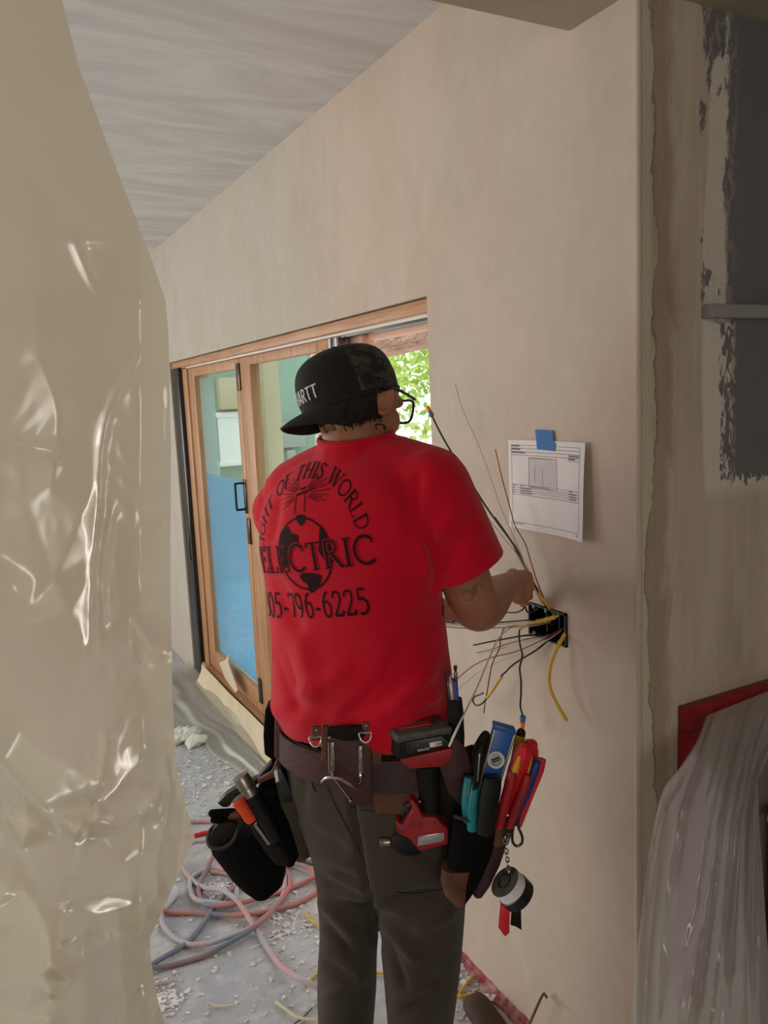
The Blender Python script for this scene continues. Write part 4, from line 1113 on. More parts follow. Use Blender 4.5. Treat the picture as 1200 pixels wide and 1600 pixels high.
part('bit_socket', lathe(nose_a+(nose_a-nose_b)/np.linalg.norm(nose_a-nose_b)*0.0142, nose_a-nose_b, [(0.0042, 0), (0.0042, 0.001)], 8), 'black_metal', chk)
part('rating_label', px_prism([(654, 1307), (694, 1301), (694, 1315), (652, 1322)], TD+.0045, 0.002, 0.0004), 'chrome', drv)
for x, y in ((641, 1289), (658, 1287), (680, 1284)):
    part('housing_screw', ellipsoid(MP(x, y, TD+.006), (RH*0.0025, ZZ*0.0025, FH*0.001), 8, 5), 'black_metal', drv)
part('belt_hook', tube([MP(690, 1190, TD+.05), MP(700, 1175, TD+.07), MP(700, 1150, TD+.075)], 0.004, 8, k=3), 'black_metal', drv)
# printing on the battery label reads upside down, as the tool hangs
def flat_text(text, glyphs, o0, ux, uy, h, ws=1.0, sp=0.08, bold=1.0):
    V, F, u = [], [], 0.0
    for ch in text:
        if ch == ' ': u += 0.35*h*ws; continue
        adv, st = glyphs[ch]
        for pts, wd in st:
            a, f = ribbon(pts, wd*bold, 0.3); k = len(V)
            V += [o0+ux*(u+x*h*ws)+uy*(y*h) for x, y in a]; F += [tuple(i+k for i in q) for q in f]
        u += (adv+sp)*h*ws
    return V, F
BK.update({'M': (0.66, [([(0.08, 0), (0.08, 1)], 0.15), ([(0.58, 0), (0.58, 1)], 0.15), ([(0.08, 0.95), (0.33, 0.2), (0.58, 0.95)], 0.13)]), '1': (0.32, [([(0.16, 0), (0.16, 1)], 0.15)]),
           '8': (0.5, [([(0.12, 0.06), (0.38, 0.06), (0.38, 0.94), (0.12, 0.94), (0.12, 0.06)], 0.13), ([(0.12, 0.5), (0.38, 0.5)], 0.12)]), 'X': (0.5, [([(0.06, 0), (0.44, 1)], 0.14), ([(0.06, 1), (0.44, 0)], 0.14)]),
           '5': (0.48, [([(0.42, 0.94), (0.1, 0.94), (0.1, 0.54), (0.40, 0.54), (0.40, 0.06), (0.08, 0.06)], 0.13)]), '0': (0.5, [([(0.12, 0.06), (0.38, 0.06), (0.38, 0.94), (0.12, 0.94), (0.12, 0.06)], 0.13)]),
           '.': (0.2, [([(0.05, 0.06), (0.17, 0.06)], 0.14)]), 'E': (0.46, [([(0.08, 0), (0.08, 1)], 0.13), ([(0.08, 0.94), (0.42, 0.94)], 0.12), ([(0.08, 0.5), (0.36, 0.5)], 0.12), ([(0.08, 0.06), (0.42, 0.06)], 0.12)]),
           'D': (0.5, [([(0.08, 0), (0.08, 1)], 0.13), ([(0.08, 0.94), (0.3, 0.94), (0.42, 0.8), (0.42, 0.2), (0.3, 0.06), (0.08, 0.06)], 0.12)]), 'L': (0.42, [([(0.08, 0), (0.08, 1)], 0.13), ([(0.08, 0.06), (0.40, 0.06)], 0.12)]),
           'I': (0.22, [([(0.11, 0), (0.11, 1)], 0.14)]), 'U': (0.52, [([(0.08, 1), (0.08, 0.15), (0.2, 0.05), (0.32, 0.05), (0.44, 0.15), (0.44, 1)], 0.13)])})
ub = (MP(635, 1170, TD)-MP(703, 1157, TD)); ub /= np.linalg.norm(ub); vb = MP(668, 1180, TD)-MP(668, 1160, TD); vb -= ub*(vb@ub); vb /= np.linalg.norm(vb)
wl = part('brand_patch', prism([MP(671, 1161, TD-.0045), MP(690, 1157.5, TD-.0045), MP(691, 1164.5, TD-.0045), MP(672, 1168.5, TD-.0045)], FH*0.0015, 0.0003), 'white_track', bat)
part('brand_print', flat_text('M18', BK, MP(689.5, 1159, TD-.0050), ub, vb, 0.0056, 1.15, 0.06, 1.2), 'tool_red', bat, None)
part('charge_print', flat_text('XC5.0', BK, MP(654.5, 1162, TD-.0050), ub, vb, 0.0046, 1.2), 'tool_red', bat, None)
part('series_print', flat_text('REDLITHIUM', BK, MP(670, 1168, TD-.0050), ub, vb, 0.0038, 1.0), 'white_track', bat, None)

# ------------------------------------------------------------------ right pouch and its tools
def pouch_rings(rows, t, th, n=28, ex=2.6):
    out = []
    for y, a, c in rows:
        cx = (a+c)/2; w = (c-a)/2*pxm(cx, y, t); p = MP(cx, y, t+th/2)
        out.append([p+RH*w*math.copysign(abs(math.cos(q))**(2/ex), math.cos(q))+FH*th/2*math.copysign(abs(math.sin(q))**(2/ex), math.sin(q)) for q in np.linspace(0, 2*math.pi, n, endpoint=False)])
    return loft(out)
TP = hip_t(690)-0.075
rp = thing('tool_pouch', MP(735, 1400, TP), 'worn brown and black leather pouch full of hand tools on the right hip', 'pouch')
part('back_panel', px_prism([(668, 1190), (740, 1165), (790, 1280), (795, 1312), (750, 1392), (712, 1402), (694, 1390), (690, 1260)], TP+0.062, 0.010, 0.003), 'leather_dark', rp)
part('main_pocket', pouch_rings([(1276, 709, 779), (1290, 706, 778), (1330, 700, 771), (1370, 695, 752), (1392, 698, 738), (1402, 708, 728)], TP, 0.055), 'pouch_black', rp)
part('pocket_toe', pouch_rings([(1352, 690, 742), (1375, 688, 736), (1392, 693, 733), (1404, 707, 727)], TP-0.003, 0.05), 'leather_brown', rp)
part('side_pocket', pouch_rings([(1286, 752, 792), (1310, 748, 793), (1345, 740, 781), (1375, 732, 766), (1388, 736, 754)], TP+0.012, 0.06), 'leather_burgundy', rp)
part('pocket_collar', pouch_rings([(1276, 762, 791), (1300, 760, 792), (1308, 760, 792)], TP+0.008, 0.062), 'leather_brown', rp)
part('pocket_rim', tube([MP(x, y, t) for x, y, t in ((709, 1275, TP+.01), (728, 1281, TP-.003), (745, 1284, TP-.004), (765, 1282, TP-.002), (779, 1274, TP+.012))], 0.0035, 8, k=4), 'pouch_edge', rp)
part('top_flap', px_prism([(680, 1178), (715, 1150), (722, 1160), (740, 1200), (735, 1240), (722, 1262), (700, 1240)], TP+0.040, 0.018, 0.004), 'leather_burgundy', rp)
part('clasp_strap', px_prism([(787, 1280), (800, 1279), (801, 1290), (797, 1305), (788, 1300)], TP+0.004, 0.010, 0.002), 'pouch_edge', rp)

# torpedo level
lt = TP+0.008
lv = thing('torpedo_level', MP(770, 1230, lt), 'blue torpedo level with round vial window standing in the right pouch', 'level')
part('body', px_prism([(773, 1134), (806, 1144), (800, 1168), (783, 1218), (772, 1262), (744, 1256), (752, 1215)], lt, 0.017, 0.0015), 'level_blue', lv)
part('edge_rail', px_prism([(803, 1148), (806, 1150), (785, 1217), (774, 1262), (771, 1261), (782, 1215)], lt-0.0015, 0.020, 0.0006), 'worn_steel', lv)
part('edge_rail', px_prism([(772, 1140), (775, 1141), (756, 1214), (748, 1256), (744, 1255), (752, 1213)], lt-0.0015, 0.020, 0.0006), 'worn_steel', lv)
part('end_cap', px_prism([(772, 1132), (807, 1142), (806, 1150), (771, 1140)], lt-0.002, 0.021, 0.002), 'level_blue', lv)
vr = part('vial_ring', tube([MP(775+11.5*math.cos(a), 1187.5+11.5*math.sin(a), lt-.002) for a in np.linspace(0, 2*math.pi, 28, endpoint=False)], 0.0026, 8, True), 'white_track', lv)
part('vial', lathe(MP(775, 1187.5, lt+.0005), -FH, [(0.0105, 0), (0.0105, 0.0012), (0.001, 0.0016)], 20), 'chrome', vr)
part('vial_tube', tube([MP(769, 1190, lt-.002), MP(781, 1185, lt-.002)], 0.003, 8), 'black_metal', vr)
part('lower_vial', ellipsoid(MP(769, 1215, lt), (RH*0.008, ZZ*0.004, FH*0.002), 14, 6), 'handle_yellow', lv)
# black grip in front of the level
bg_ = thing('hand_tool', MP(764, 1280, lt-.02), 'thick black grip standing in front of the blue level in the pouch', 'hand tool')
part('grip', tube([MP(770, 1216, lt-.018), MP(768, 1230, lt-.018), MP(763, 1260, lt-.016), MP(758, 1300, lt-.012)], [0.0145, 0.0165, 0.0165, 0.015], 16, k=3), 'rubber_black', bg_)
part('end_ring', tube([MP(770+11*math.cos(a), 1216+3.5*math.sin(a), lt-.018-.008*math.sin(a)) for a in np.linspace(0, 2*math.pi, 20, endpoint=False)], 0.0016, 6, True), 'pouch_edge', bg_)
# teal wire stripper
ts_ = thing('wire_stripper', MP(732, 1278, lt), 'wire stripper with teal grips beside the blue level', 'pliers')
part('grip', tube([MP(733, 1214, lt+.012), MP(732, 1232, lt+.01), MP(731, 1256, lt+.006), MP(734, 1290, lt+.006)], [0.008, 0.0105, 0.0115, 0.010], 12, k=3), 'teal_grip', ts_)
part('grip', tube([MP(744, 1222, lt-.004), MP(741, 1242, lt-.006), MP(738, 1265, lt-.008), MP(738, 1296, lt-.006)], [0.006, 0.0085, 0.0095, 0.009], 12, k=3), 'teal_grip', ts_)
# knife
kn = thing('folding_knife', MP(746, 1240, lt-.01), 'dark metal folding knife clipped left of the blue level', 'knife')
part('body', px_prism([(744, 1182), (752, 1168), (757, 1170), (756, 1190), (750, 1226), (742, 1240), (738, 1236), (742, 1205)], lt-.012, 0.010, 0.002), 'leather_dark', kn)
part('clip', px_prism([(748, 1178), (751, 1177), (748, 1220), (745, 1222)], lt-.015, 0.002, 0.0005), 'steel', kn)
# brown leather sheath behind
solo('leather_sheath', px_prism([(738, 1200), (737, 1175), (752, 1150), (758, 1144), (766, 1147), (768, 1160), (757, 1215), (745, 1225)], lt+.026, 0.014, 0.004), 'leather_dark', 'dark brown leather sheath behind the blue level in the pouch', 'sheath')
# screwdrivers and pliers
def driver(name, label, top, bot, t, r, m1, m2, cap=None, group=None):
    th_ = thing(name, MP(bot[0], bot[1], t), label, 'screwdriver', group)
    A, B = MP(top[0], top[1], t), MP(bot[0], bot[1], t+0.004); ax = A-B; L = np.linalg.norm(ax)
    part('handle', lathe(B, ax, [(r*0.62, 0.0), (r*0.7, L*0.18), (r*0.98, L*0.40), (r, L*0.62), (r*0.97, L*0.86), (r*0.72, L*0.97), (r*0.3, L)], 6 if m2 else 12), m1, th_, 25)
    if m2:
        x, y, z = frame(ax)
        for i in range(3):
            an = 2*math.pi*(i+0.5)/3+0.5
            c = x*math.cos(an)+y*math.sin(an)
            part('grip_inlay', tube([B+z*L*q+c*(rr) for q, rr in ((0.32, r*0.80), (0.5, r*0.93), (0.7, r*0.94), (0.86, r*0.86))], [r*0.16, r*0.34, r*0.34, r*0.16], 8, k=3), m2, th_)
    part('shaft', tube([B, B-ax/L*0.05], r*0.35, 8), 'steel', th_)
    if cap: part('end_cap', lathe(A-ax/L*0.010, ax, [(r*0.9, 0), (r*0.85, 0.006), (r*0.5, 0.011)], 12), cap, th_)
    return th_
driver('screwdriver', 'red and yellow insulated screwdriver nearest the blue level', (822, 1163), (788, 1268), TP+.010, 0.0165, 'tool_red_bright', 'handle_yellow')
driver('screwdriver', 'red and yellow insulated screwdriver behind its twin, leaning right', (832, 1156), (806, 1250), TP+.036, 0.0150, 'tool_red_bright', 'handle_yellow')
driver('screwdriver', 'yellow screwdriver with black end cap at the back of the pouch', (815, 1140), (798, 1230), TP+.060, 0.0095, 'handle_yellow', None, 'rubber_black')
driver('screwdriver', 'slim navy-blue handled screwdriver between the red grips', (841, 1188), (806, 1280), TP+.008, 0.0088, 'handle_blue', None)
pl = thing('red_pliers', MP(800, 1285, TP), 'pair of pliers with long dark red dipped grips in the pouch', 'pliers')
part('grip', tube([MP(801, 1206, TP-.004), MP(797, 1225, TP-.004), MP(788, 1256, TP-.002), MP(780, 1292, TP+.002)], [0.0075, 0.0095, 0.0092, 0.008], 12, k=3), 'tool_red', pl)
part('grip', tube([MP(825, 1211, TP-.004), MP(820, 1228, TP-.004), MP(808, 1258, TP-.002), MP(796, 1292, TP+.002)], [0.0055, 0.0078, 0.0082, 0.007], 12, k=3), 'tool_red', pl)
pl2 = thing('red_pliers', MP(812, 1280, TP), 'bright red plastic plier handle at the far right edge of the pouch', 'pliers')
part('grip', tube([MP(847, 1186, TP+.014), MP(842, 1206, TP+.014), MP(829, 1240, TP+.014), MP(810, 1290, TP+.014)], [0.0072, 0.0078, 0.0066, 0.006], 12, k=3), 'tool_red_bright', pl2)
# snap hook on the pouch edge
sh_ = thing('snap_hook', MP(808, 1322, TP), 'black snap hook hanging on the right edge of the pouch', 'hook')
part('hook', tube([MP(x, y, TP) for x, y in ((804, 1286), (801, 1300), (801, 1315), (807, 1322), (815, 1318), (816, 1308), (811, 1295), (808, 1286))], 0.0024, 8, True, 4), 'black_metal', sh_)
part('swivel', box(MP(806, 1284, TP), (0.012, 0.008, 0.012), None, 0.002), 'pouch_edge', sh_)
# tape rolls on a chain
tc_ = thing('tape_rolls', MP(797, 1460, TP-0.01), 'white and black electrical tape rolls hanging on a chain below the pouch', 'tape')
cpts = spline([MP(789, 1308, TP+.006), MP(791, 1328, TP), MP(793, 1345, TP-.004), MP(795, 1362, TP-.008)], 4)
def link_vf(c, d, e):
    x, y, z = frame(d, e)
    return tube([c+z*0.0052*math.cos(a)+x*0.0032*math.sin(a) for a in np.linspace(0, 2*math.pi, 12, endpoint=False)], 0.0011, 6, True)
for i in range(9):
    q = i/8*(len(cpts)-1); j = min(int(q), len(cpts)-2); c = cpts[j]+(cpts[j+1]-cpts[j])*(q-j)
    part('chain_link', link_vf(c, cpts[-1]-cpts[0], RH if i % 2 else FH), 'steel', tc_)
rc = MP(789, 1378, TP-.012); ax = RH*0.60-ZZ*0.74+FH*0.12; ax /= np.linalg.norm(ax)
rx = 0.029
rw = part('white_roll', lathe(rc, ax, [(rx, 0.0), (rx, 0.0195)], 36), 'tape_white', tc_)
part('roll_face', join(*[lathe(rc-ax*0.0012, ax, [(rx*0.99, 0), (rx*0.99, 0.002)], 36)]), 'tape_core', tc_)
part('roll_core', tube([rc-ax*0.0016+frame(ax)[0]*0.012*math.cos(a)+frame(ax)[1]*0.012*math.sin(a) for a in np.linspace(0, 2*math.pi, 24, endpoint=False)], 0.0018, 6, True), 'black_plastic', tc_)
part('black_roll', lathe(rc+ax*0.0196, ax, [(rx*1.0, 0.0), (rx*1.06, 0.001), (rx*1.06, 0.020), (rx*0.9, 0.021)], 36), 'tape_blackroll', tc_)
part('red_tag', px_prism([(782, 1414), (797, 1416), (796, 1458), (789, 1464), (779, 1450)], TP+.0, 0.004, 0.001), 'tool_red_bright', tc_)
part('dark_tag', px_prism([(801, 1412), (814, 1410), (815, 1454), (806, 1448), (798, 1446)], TP+.006, 0.006, 0.001), 'leather_dark', tc_)
# bit holder at the back of the waist
bt_t = hip_t(696)-0.035
bh = thing('bit_holder', MP(712, 1180, bt_t), 'black holster of driver bits at the right side of the belt', 'holder')
part('holster', pouch_rings([(1092, 700, 722), (1110, 698, 724), (1150, 702, 726), (1172, 706, 725), (1182, 710, 722)], bt_t, 0.026), 'rubber_black', bh)
for (x0, y0, x1, y1, r, m2) in ((703, 1056, 708, 1110, .0042, 'worn_steel'), (699, 1054, 705, 1118, .0038, 'black_metal'), (706, 1060, 710, 1120, .0042, 'tool_red')):
    part('driver_bit', tube([MP(x0, y0, bt_t+.012), MP(x0+1, y0+14, bt_t+.012), MP(x0+1.4, y0+15, bt_t+.012), MP(x1, y1, bt_t+.012)], [r*0.9, r*0.9, r, r], 6), m2, bh)
b2 = part('driver_bit', tube([MP(712, 1064, bt_t+.008), MP(715, 1112, bt_t+.008)], 0.0036, 10), 'level_blue', bh)
part('bit_shank', tube([MP(711.5, 1040, bt_t+.008), MP(711.6, 1046, bt_t+.008), MP(711.7, 1047, bt_t+.008), MP(711.8, 1050, bt_t+.008), MP(712, 1052, bt_t+.008), MP(712.2, 1064, bt_t+.008)], [.0032, .0032, .0022, .0022, .0034, .0034], 6), 'black_metal', b2)

# ------------------------------------------------------------------ left pouch and its tools
TL = 0.035
lp = thing('tool_pouch', MP(395, 1385, TL), 'black fabric tool pouch with open bag hanging at the left hip', 'pouch')
def bag(rows, n=32):
    return [[MP(cx, cy, t)+(RH*math.cos(q)*ca_+ZZ*math.cos(q)*sa_)*w_*pxm(cx, cy, t)+(FH*d_)*math.sin(q)+ZZ*(-0.25*d_)*math.sin(q) for q in np.linspace(0, 2*math.pi, n, endpoint=False)] for cx, cy, t, w_, d_, ca_, sa_ in rows]
br = bag([(345, 1303, TL, 24, .055, .86, .50), (352, 1307, TL, 30, .060, .84, .54), (368, 1318, TL, 44, .062, .80, .60), (390, 1336, TL, 56, .060, .74, .67), (408, 1352, TL, 50, .055, .72, .69), (416, 1362, TL, 34, .045, .74, .67), (420, 1368, TL, 14, .03, .76, .65)])
part('bag', pouch_rings([(1290, 332, 424), (1305, 326, 432), (1325, 330, 446), (1345, 346, 450), (1365, 362, 448), (1378, 378, 444), (1386, 395, 430)], TL-.03, 0.095, 36, 2.4), 'pouch_black', lp)
part('bag_rim', tube([MP(x, y, t) for x, y, t in ((330, 1296, TL+.02), (325, 1308, TL-.01), (328, 1322, TL-.036), (345, 1326, TL-.042), (362, 1316, TL-.04), (371, 1298, TL-.034), (374, 1285, TL-.01), (360, 1283, TL+.03), (342, 1286, TL+.035))], 0.0042, 8, True, 4), 'pouch_edge', lp)
part('bag_mouth', prism([MP(x, y, TL-.028) for x, y in ((331, 1298), (328, 1310), (332, 1319), (346, 1322), (360, 1313), (368, 1298), (370, 1288), (358, 1285), (342, 1288))], FH*0.03, 0.004), 'leather_dark', lp)
part('back_panel', px_prism([(398, 1240), (440, 1165), (452, 1190), (470, 1290), (486, 1340), (470, 1348), (446, 1335), (420, 1300)], TL+.02, 0.016, 0.004), 'pouch_black', lp)
part('tool_sleeve', pouch_rings([(1240, 394, 432), (1270, 402, 448), (1310, 418, 462), (1335, 436, 468), (1344, 448, 462)], TL-.045, 0.05), 'pouch_black', lp)
part('small_sleeve', pouch_rings([(1282, 390, 408), (1300, 396, 426), (1325, 412, 450), (1346, 430, 456)], TL-.052, 0.03), 'leather_dark', lp)
part('hanger', px_prism([(441, 1166), (448, 1170), (430, 1215), (404, 1226), (402, 1219), (424, 1206)], TL-.03, 0.012, 0.003), 'leather_brown', lp)
part('toe', px_prism([(458, 1330), (480, 1342), (476, 1350), (462, 1348)], TL-.02, 0.03, 0.004), 'leather_brown', lp)
hm = thing('hammer', MP(430, 1320, TL-.05), 'round steel-ended hammer with black handle in the left pouch', 'hammer')
ha_, hb_ = MP(383, 1224, TL-.055), MP(404, 1256, TL-.05)
dh = hb_-ha_; dh /= np.linalg.norm(dh)
dh = dh-FH*0.15; dh /= np.linalg.norm(dh)
part('face', lathe(ha_-dh*0.018, dh, [(0.009, -0.001), (0.0158, 0.0), (0.0168, 0.002), (0.0168, 0.026), (0.0155, 0.027), (0.0160, 0.029), (0.0160, 0.044), (0.012, 0.045)], 28), 'worn_steel', hm)
part('handle', tube([ha_+dh*0.026, ha_+dh*0.06, ha_+dh*0.13], [0.0155, 0.0165, 0.013], 16), 'rubber_black', hm)
orn = thing('orange_driver', MP(390, 1290, TL-.06), 'orange rubber tool handle beside the hammer in the left pouch', 'hand tool')
oa, ob_ = MP(371, 1248, TL-.06), MP(399, 1287, TL-.06)
do = ob_-oa; do /= np.linalg.norm(do)
part('grip', lathe(oa, do, [(0.0125, 0.0), (0.0150, 0.001), (0.0138, 0.012), (0.0128, 0.028), (0.0145, 0.044), (0.0125, 0.053)], 24), 'orange_grip', orn)
part('grip_end', lathe(oa-do*0.0008, do, [(0.0125, 0), (0.0125, 0.0015)], 24), 'leather_brown', orn)
part('shaft', tube([ob_, ob_+do*0.05], 0.005, 10), 'steel', orn)
solo('pry_bar', px_prism([(339, 1256), (352, 1242), (374, 1228), (402, 1216), (424, 1189), (428, 1194), (408, 1222), (380, 1240), (356, 1262), (348, 1262)], TL-.01, 0.022, 0.003), 'black_plastic', 'flat dark bar leaning behind the hammer head at the left pouch', 'hand tool')
gv = thing('work_glove', MP(345, 1285, TL-.02), 'black work glove fingers poking out of the left pouch', 'glove')
part('finger', capsule(MP(332, 1271, TL-.02), MP(364, 1270, TL-.01), 0.0085, 0.0095), 'pouch_black', gv)
part('finger', capsule(MP(334, 1281, TL-.024), MP(364, 1282, TL-.01), 0.0070, 0.0085), 'pouch_black', gv)
part('cuff', capsule(MP(362, 1272, TL-.01), MP(374, 1272, TL-.01), 0.012, 0.009), 'leather_brown', gv)
solo('phone_case', px_prism([(414, 1108), (424, 1104), (430, 1118), (430, 1186), (424, 1188), (413, 1180), (411, 1150)], 0.02, 0.05, 0.005), 'pouch_black', 'black case clipped to the belt under the shirt hem at the left', 'case')
solo('leather_strip', px_prism([(429, 1118), (441, 1122), (443, 1168), (434, 1186), (428, 1184)], 0.0, 0.035, 0.003), 'leather_brown', 'brown leather strap beside the black case at the left hip', 'strap')
cl = thing('hand_tool', MP(446, 1290, -.03), 'black tool with pale printed marking tucked at the left trouser pocket', 'hand tool')
part('body', px_prism([(427, 1206), (438, 1200), (446, 1215), (462, 1250), (470, 1300), (456, 1296), (438, 1262)], -.03, 0.03, 0.004), 'black_plastic', cl)
part('marking', px_prism([(428, 1206), (433, 1203), (436, 1221), (431, 1223)], -.0315, 0.002, 0.0004), 'label_paper', cl)
pk = part('thigh_pocket', px_prism([(441, 1256), (463, 1253), (476, 1257), (482, 1300), (486, 1340), (470, 1344), (456, 1300)], lambda x, y: -.045+0.0004*(x-441), 0.012, 0.003), 'trousers', person)
# ------------------------------------------------------------------ wall box, wires, paper
eb = thing('electrical_box', (XW, (BOXY[0]+BOXY[1])/2, BOXZ[0]), 'black three-gang electrical box set in the plaster wall', 'electrical box')
y0, y1, z0, z1 = BOXY[0]+0.001, BOXY[1]-0.001, BOXZ[0]+0.001, BOXZ[1]-0.001
xa, xb = XW-0.006, XW+0.075
part('box_shell', join(bb((xa, y0, z0), (xb, y0+0.004, z1)), bb((xa, y1-0.004, z0), (xb, y1, z1)), bb((xa, y0, z0), (xb, y1, z0+0.004)), bb((xa, y0, z1-0.004), (xb, y1, z1)), bb((xb-0.004, y0, z0), (xb, y1, z1))), 'black_plastic', eb)
for f in (1/3, 2/3):
    y = y0+(y1-y0)*f
    part('divider', bb((xa+0.02, y-0.0015, z0+0.004), (xb-0.004, y+0.0015, z1-0.004)), 'black_plastic', eb)
for f in (1/6, 1/2, 5/6):
    for z, s in ((z0, 1), (z1, -1)):
        y = y0+(y1-y0)*f
        ear = part('screw_ear', bb((xa-0.001, y-0.006, min(z, z+s*0.012)), (xa+0.01, y+0.006, max(z, z+s*0.012)), 0.001), 'black_plastic', eb)
        part('screw', lathe((xa-0.001, y, z+s*0.006), (-1, 0, 0), [(0.003, 0), (0.0028, 0.0012)], 10), 'steel', ear)
# broken plaster edge round the box
mat('raw_plaster', (196, 186, 172), 0.9, var=0.1, scale=60, bump=0.6)
def WPx(x, y, d): return onX(x, y, d)
def wire(name, pts, r, m, label, cat='wire', group='loose wires at the wall box', k=5, n=7):
    P = [WPx(*p) if len(p) == 3 else MP(p[0], p[1], p[2]) for p in pts]
    t = thing(name, P[-1], label, cat, group)
    part('conductor', tube(P, r, n, k=k), m, t)
    return t, P
def nut(parent, p, d, s=1.0):
    d = np.array(d)/np.linalg.norm(d)
    c = part('wire_nut', lathe(p, d, [(0.0062*s, 0), (0.0068*s, 0.002), (0.0058*s, 0.012), (0.0056*s, 0.0125)], 12), 'nut_blue', parent)
    part('nut_tip', lathe(p+d*0.0125*s, d, [(0.0055*s, 0), (0.0058*s, 0.001), (0.0048*s, 0.014), (0.002*s, 0.017)], 12), 'nut_orange', c)
RW = 0.0019
t, P = wire('house_wire', [(862, 962, -.03), (850, 942, .01), (836, 915, .04), (816, 875, .055), (796, 842, .06), (776, 815, .065), (757, 788, .07), (731, 746, .08), (708, 711, .09), (690, 680, .10), (675, 650, .11)], 0.0024, 'wire_black', 'long black wire with orange wire nut rising to the doorway')
nut(t, P[-1], P[-1]-P[-2], 1.0)
wire('house_wire', [(860, 960, -.03), (846, 938, .02), (830, 908, .05), (816, 870, .06), (801, 836, .065), (782, 792, .07), (767, 748, .075), (746, 692, .08), (723, 641, .085), (711, 599, .09)], 0.0013, 'wire_grey', 'thin pale grey wire reaching highest up the wall')
wire('house_wire', [(864, 962, -.03), (850, 935, .02), (838, 905, .04), (827, 870, .05), (820, 848, .055), (805, 822, .055), (796, 790, .055), (784, 746, .055), (774, 702, .06)], 0.0014, 'wire_copper', 'bare copper wire curving up left of the taped paper')
wire('house_wire', [(856, 955, -.03), (842, 930, .02), (822, 892, .05), (806, 864, .06), (786, 840, .065), (764, 811, .07)], 0.0014, 'wire_grey', 'short bare wire ending left of the wire bundle')
wire('house_wire', [(858, 957, -.03), (844, 932, .02), (824, 892, .05), (810, 862, .06), (794, 838, .06), (773, 808, .065)], 0.0018, 'wire_black', 'black wire beside the bundle above the hand')
wire('house_wire', [(858, 958, -.03), (840, 926, .02), (828, 900, .04), (816, 874, .05), (806, 850, .055), (801, 826, .055), (799, 814, .055)], 0.0019, 'wire_white', 'white wire in the bundle ending beside the paper corner')
wire('house_wire', [(856, 957, -.03), (841, 930, .02), (827, 904, .045), (818, 885, .05), (808, 866, .05), (803, 852, .05)], 0.0018, 'wire_red', 'short red-brown wire inside the upper bundle')
def cable(pts, r, label, tail=None, flat=True):
    P = [WPx(*p) for p in pts]
    t = thing('yellow_cable', P[-1], label, 'cable', 'yellow sheathed cables at the wall box')
    part('sheath', tube(P, r, 10, k=5), 'cable_yellow', t)
    return t, P
t, P = cable([(838, 919, .035), (845, 930, .025), (856, 946, .01), (868, 962, -.03)], 0.0042, 'pale yellow cable sheath entering the top of the wall box')
part('conductor', tube([P[0], WPx(828, 908, .04), WPx(818, 890, .045)], 0.0016, 6, k=3), 'wire_white', t)
t, P = cable([(868, 964, .012), (846, 970, .03), (828, 973, .04), (819, 978, .045), (812, 982, .05)], 0.0050, 'thick yellow cable sheath lying across the wall box')
part('conductor', tube([P[0], WPx(880, 961, -.005), WPx(890, 963, -.03)], 0.0018, 6, k=3), 'wire_white', t)
cable([(888, 978, -.02), (884, 988, .0), (872, 1010, .03), (861, 1036, .045), (858, 1066, .05), (866, 1092, .05), (886, 1127, .045)], 0.0042, 'long yellow cable hanging below the wall box')
t, P = wire('house_wire', [(812, 981, .05), (811, 992, .055), (812, 1006, .06), (816, 1024, .06), (812, 1044, .06), (814, 1064, .06), (814, 1085, .06), (813, 1104, .06), (817, 1119, .06)], 0.0024, 'wire_black', 'black wire with orange wire nut hanging straight down')
nut(t, P[-1], (0, 0.1, -1.0), 1.15)
t, P = wire('house_wire', [(866, 990, -.02), (856, 1001, .01), (836, 1017, .03), (816, 1029, .04), (800, 1040, .05), (790, 1050, .05), (782, 1058, .055), (770, 1078, .06), (760, 1092, .06), (752, 1100, .06), (744, 1102, .06), (739, 1096, .06), (741, 1089, .06), (748, 1086, .06), (755, 1083, .06)], 0.0023, 'wire_black', 'black wire bent into a hook, with a yellow sleeve')
part('sleeve', tube([WPx(784, 1057, .055), WPx(776, 1069, .057), WPx(769, 1080, .059), WPx(761, 1090, .06)], 0.0040, 9, k=4), 'cable_yellow', t)
wire('house_wire', [(860, 985, -.03), (845, 992, .01), (820, 993, .04), (790, 998, .05), (764, 1003, .06), (740, 1008, .06)], 0.0022, 'wire_black', 'straight black wire pointing left from the wall box')
wire('house_wire', [(872, 984, -.03), (856, 992, .01), (826, 998, .04), (796, 1005, .05), (770, 1014, .06), (745, 1020, .06)], 0.0014, 'wire_copper', 'bare copper wire under the straight black wire')
wire('house_wire', [(874, 986, -.03), (856, 994, .01), (828, 1001, .035), (800, 1008, .045), (772, 1017, .055), (747, 1023, .055)], 0.0015, 'wire_grey', 'grey wire running beside the bare copper wire')
wire('house_wire', [(884, 977, -.03), (862, 992, .01), (826, 1010, .035), (800, 1020, .045), (766, 1028, .05), (740, 1040, .06), (722, 1054, .07), (706, 1068, .08)], 0.0014, 'wire_red', 'thin red-brown wire sweeping left towards the bit holder')
wire('house_wire', [(884, 980, -.03), (862, 996, .01), (836, 1010, .03), (800, 1026, .045), (770, 1038, .05), (745, 1052, .06), (728, 1066, .07), (712, 1080, .08)], 0.0016, 'wire_grey', 'grey wire sweeping left below the red-brown wire')
wire('house_wire', [(868, 975, -.03), (830, 975, .03), (800, 978, .05), (787, 983, .055), (782, 1000, .06), (780, 1014, .06), (771, 1032, .06), (766, 1052, .06), (762, 1075, .06), (758, 1098, .06), (756, 1114, .06)], 0.0016, 'wire_copper', 'brown wire hanging down in front of the yellow sleeve')
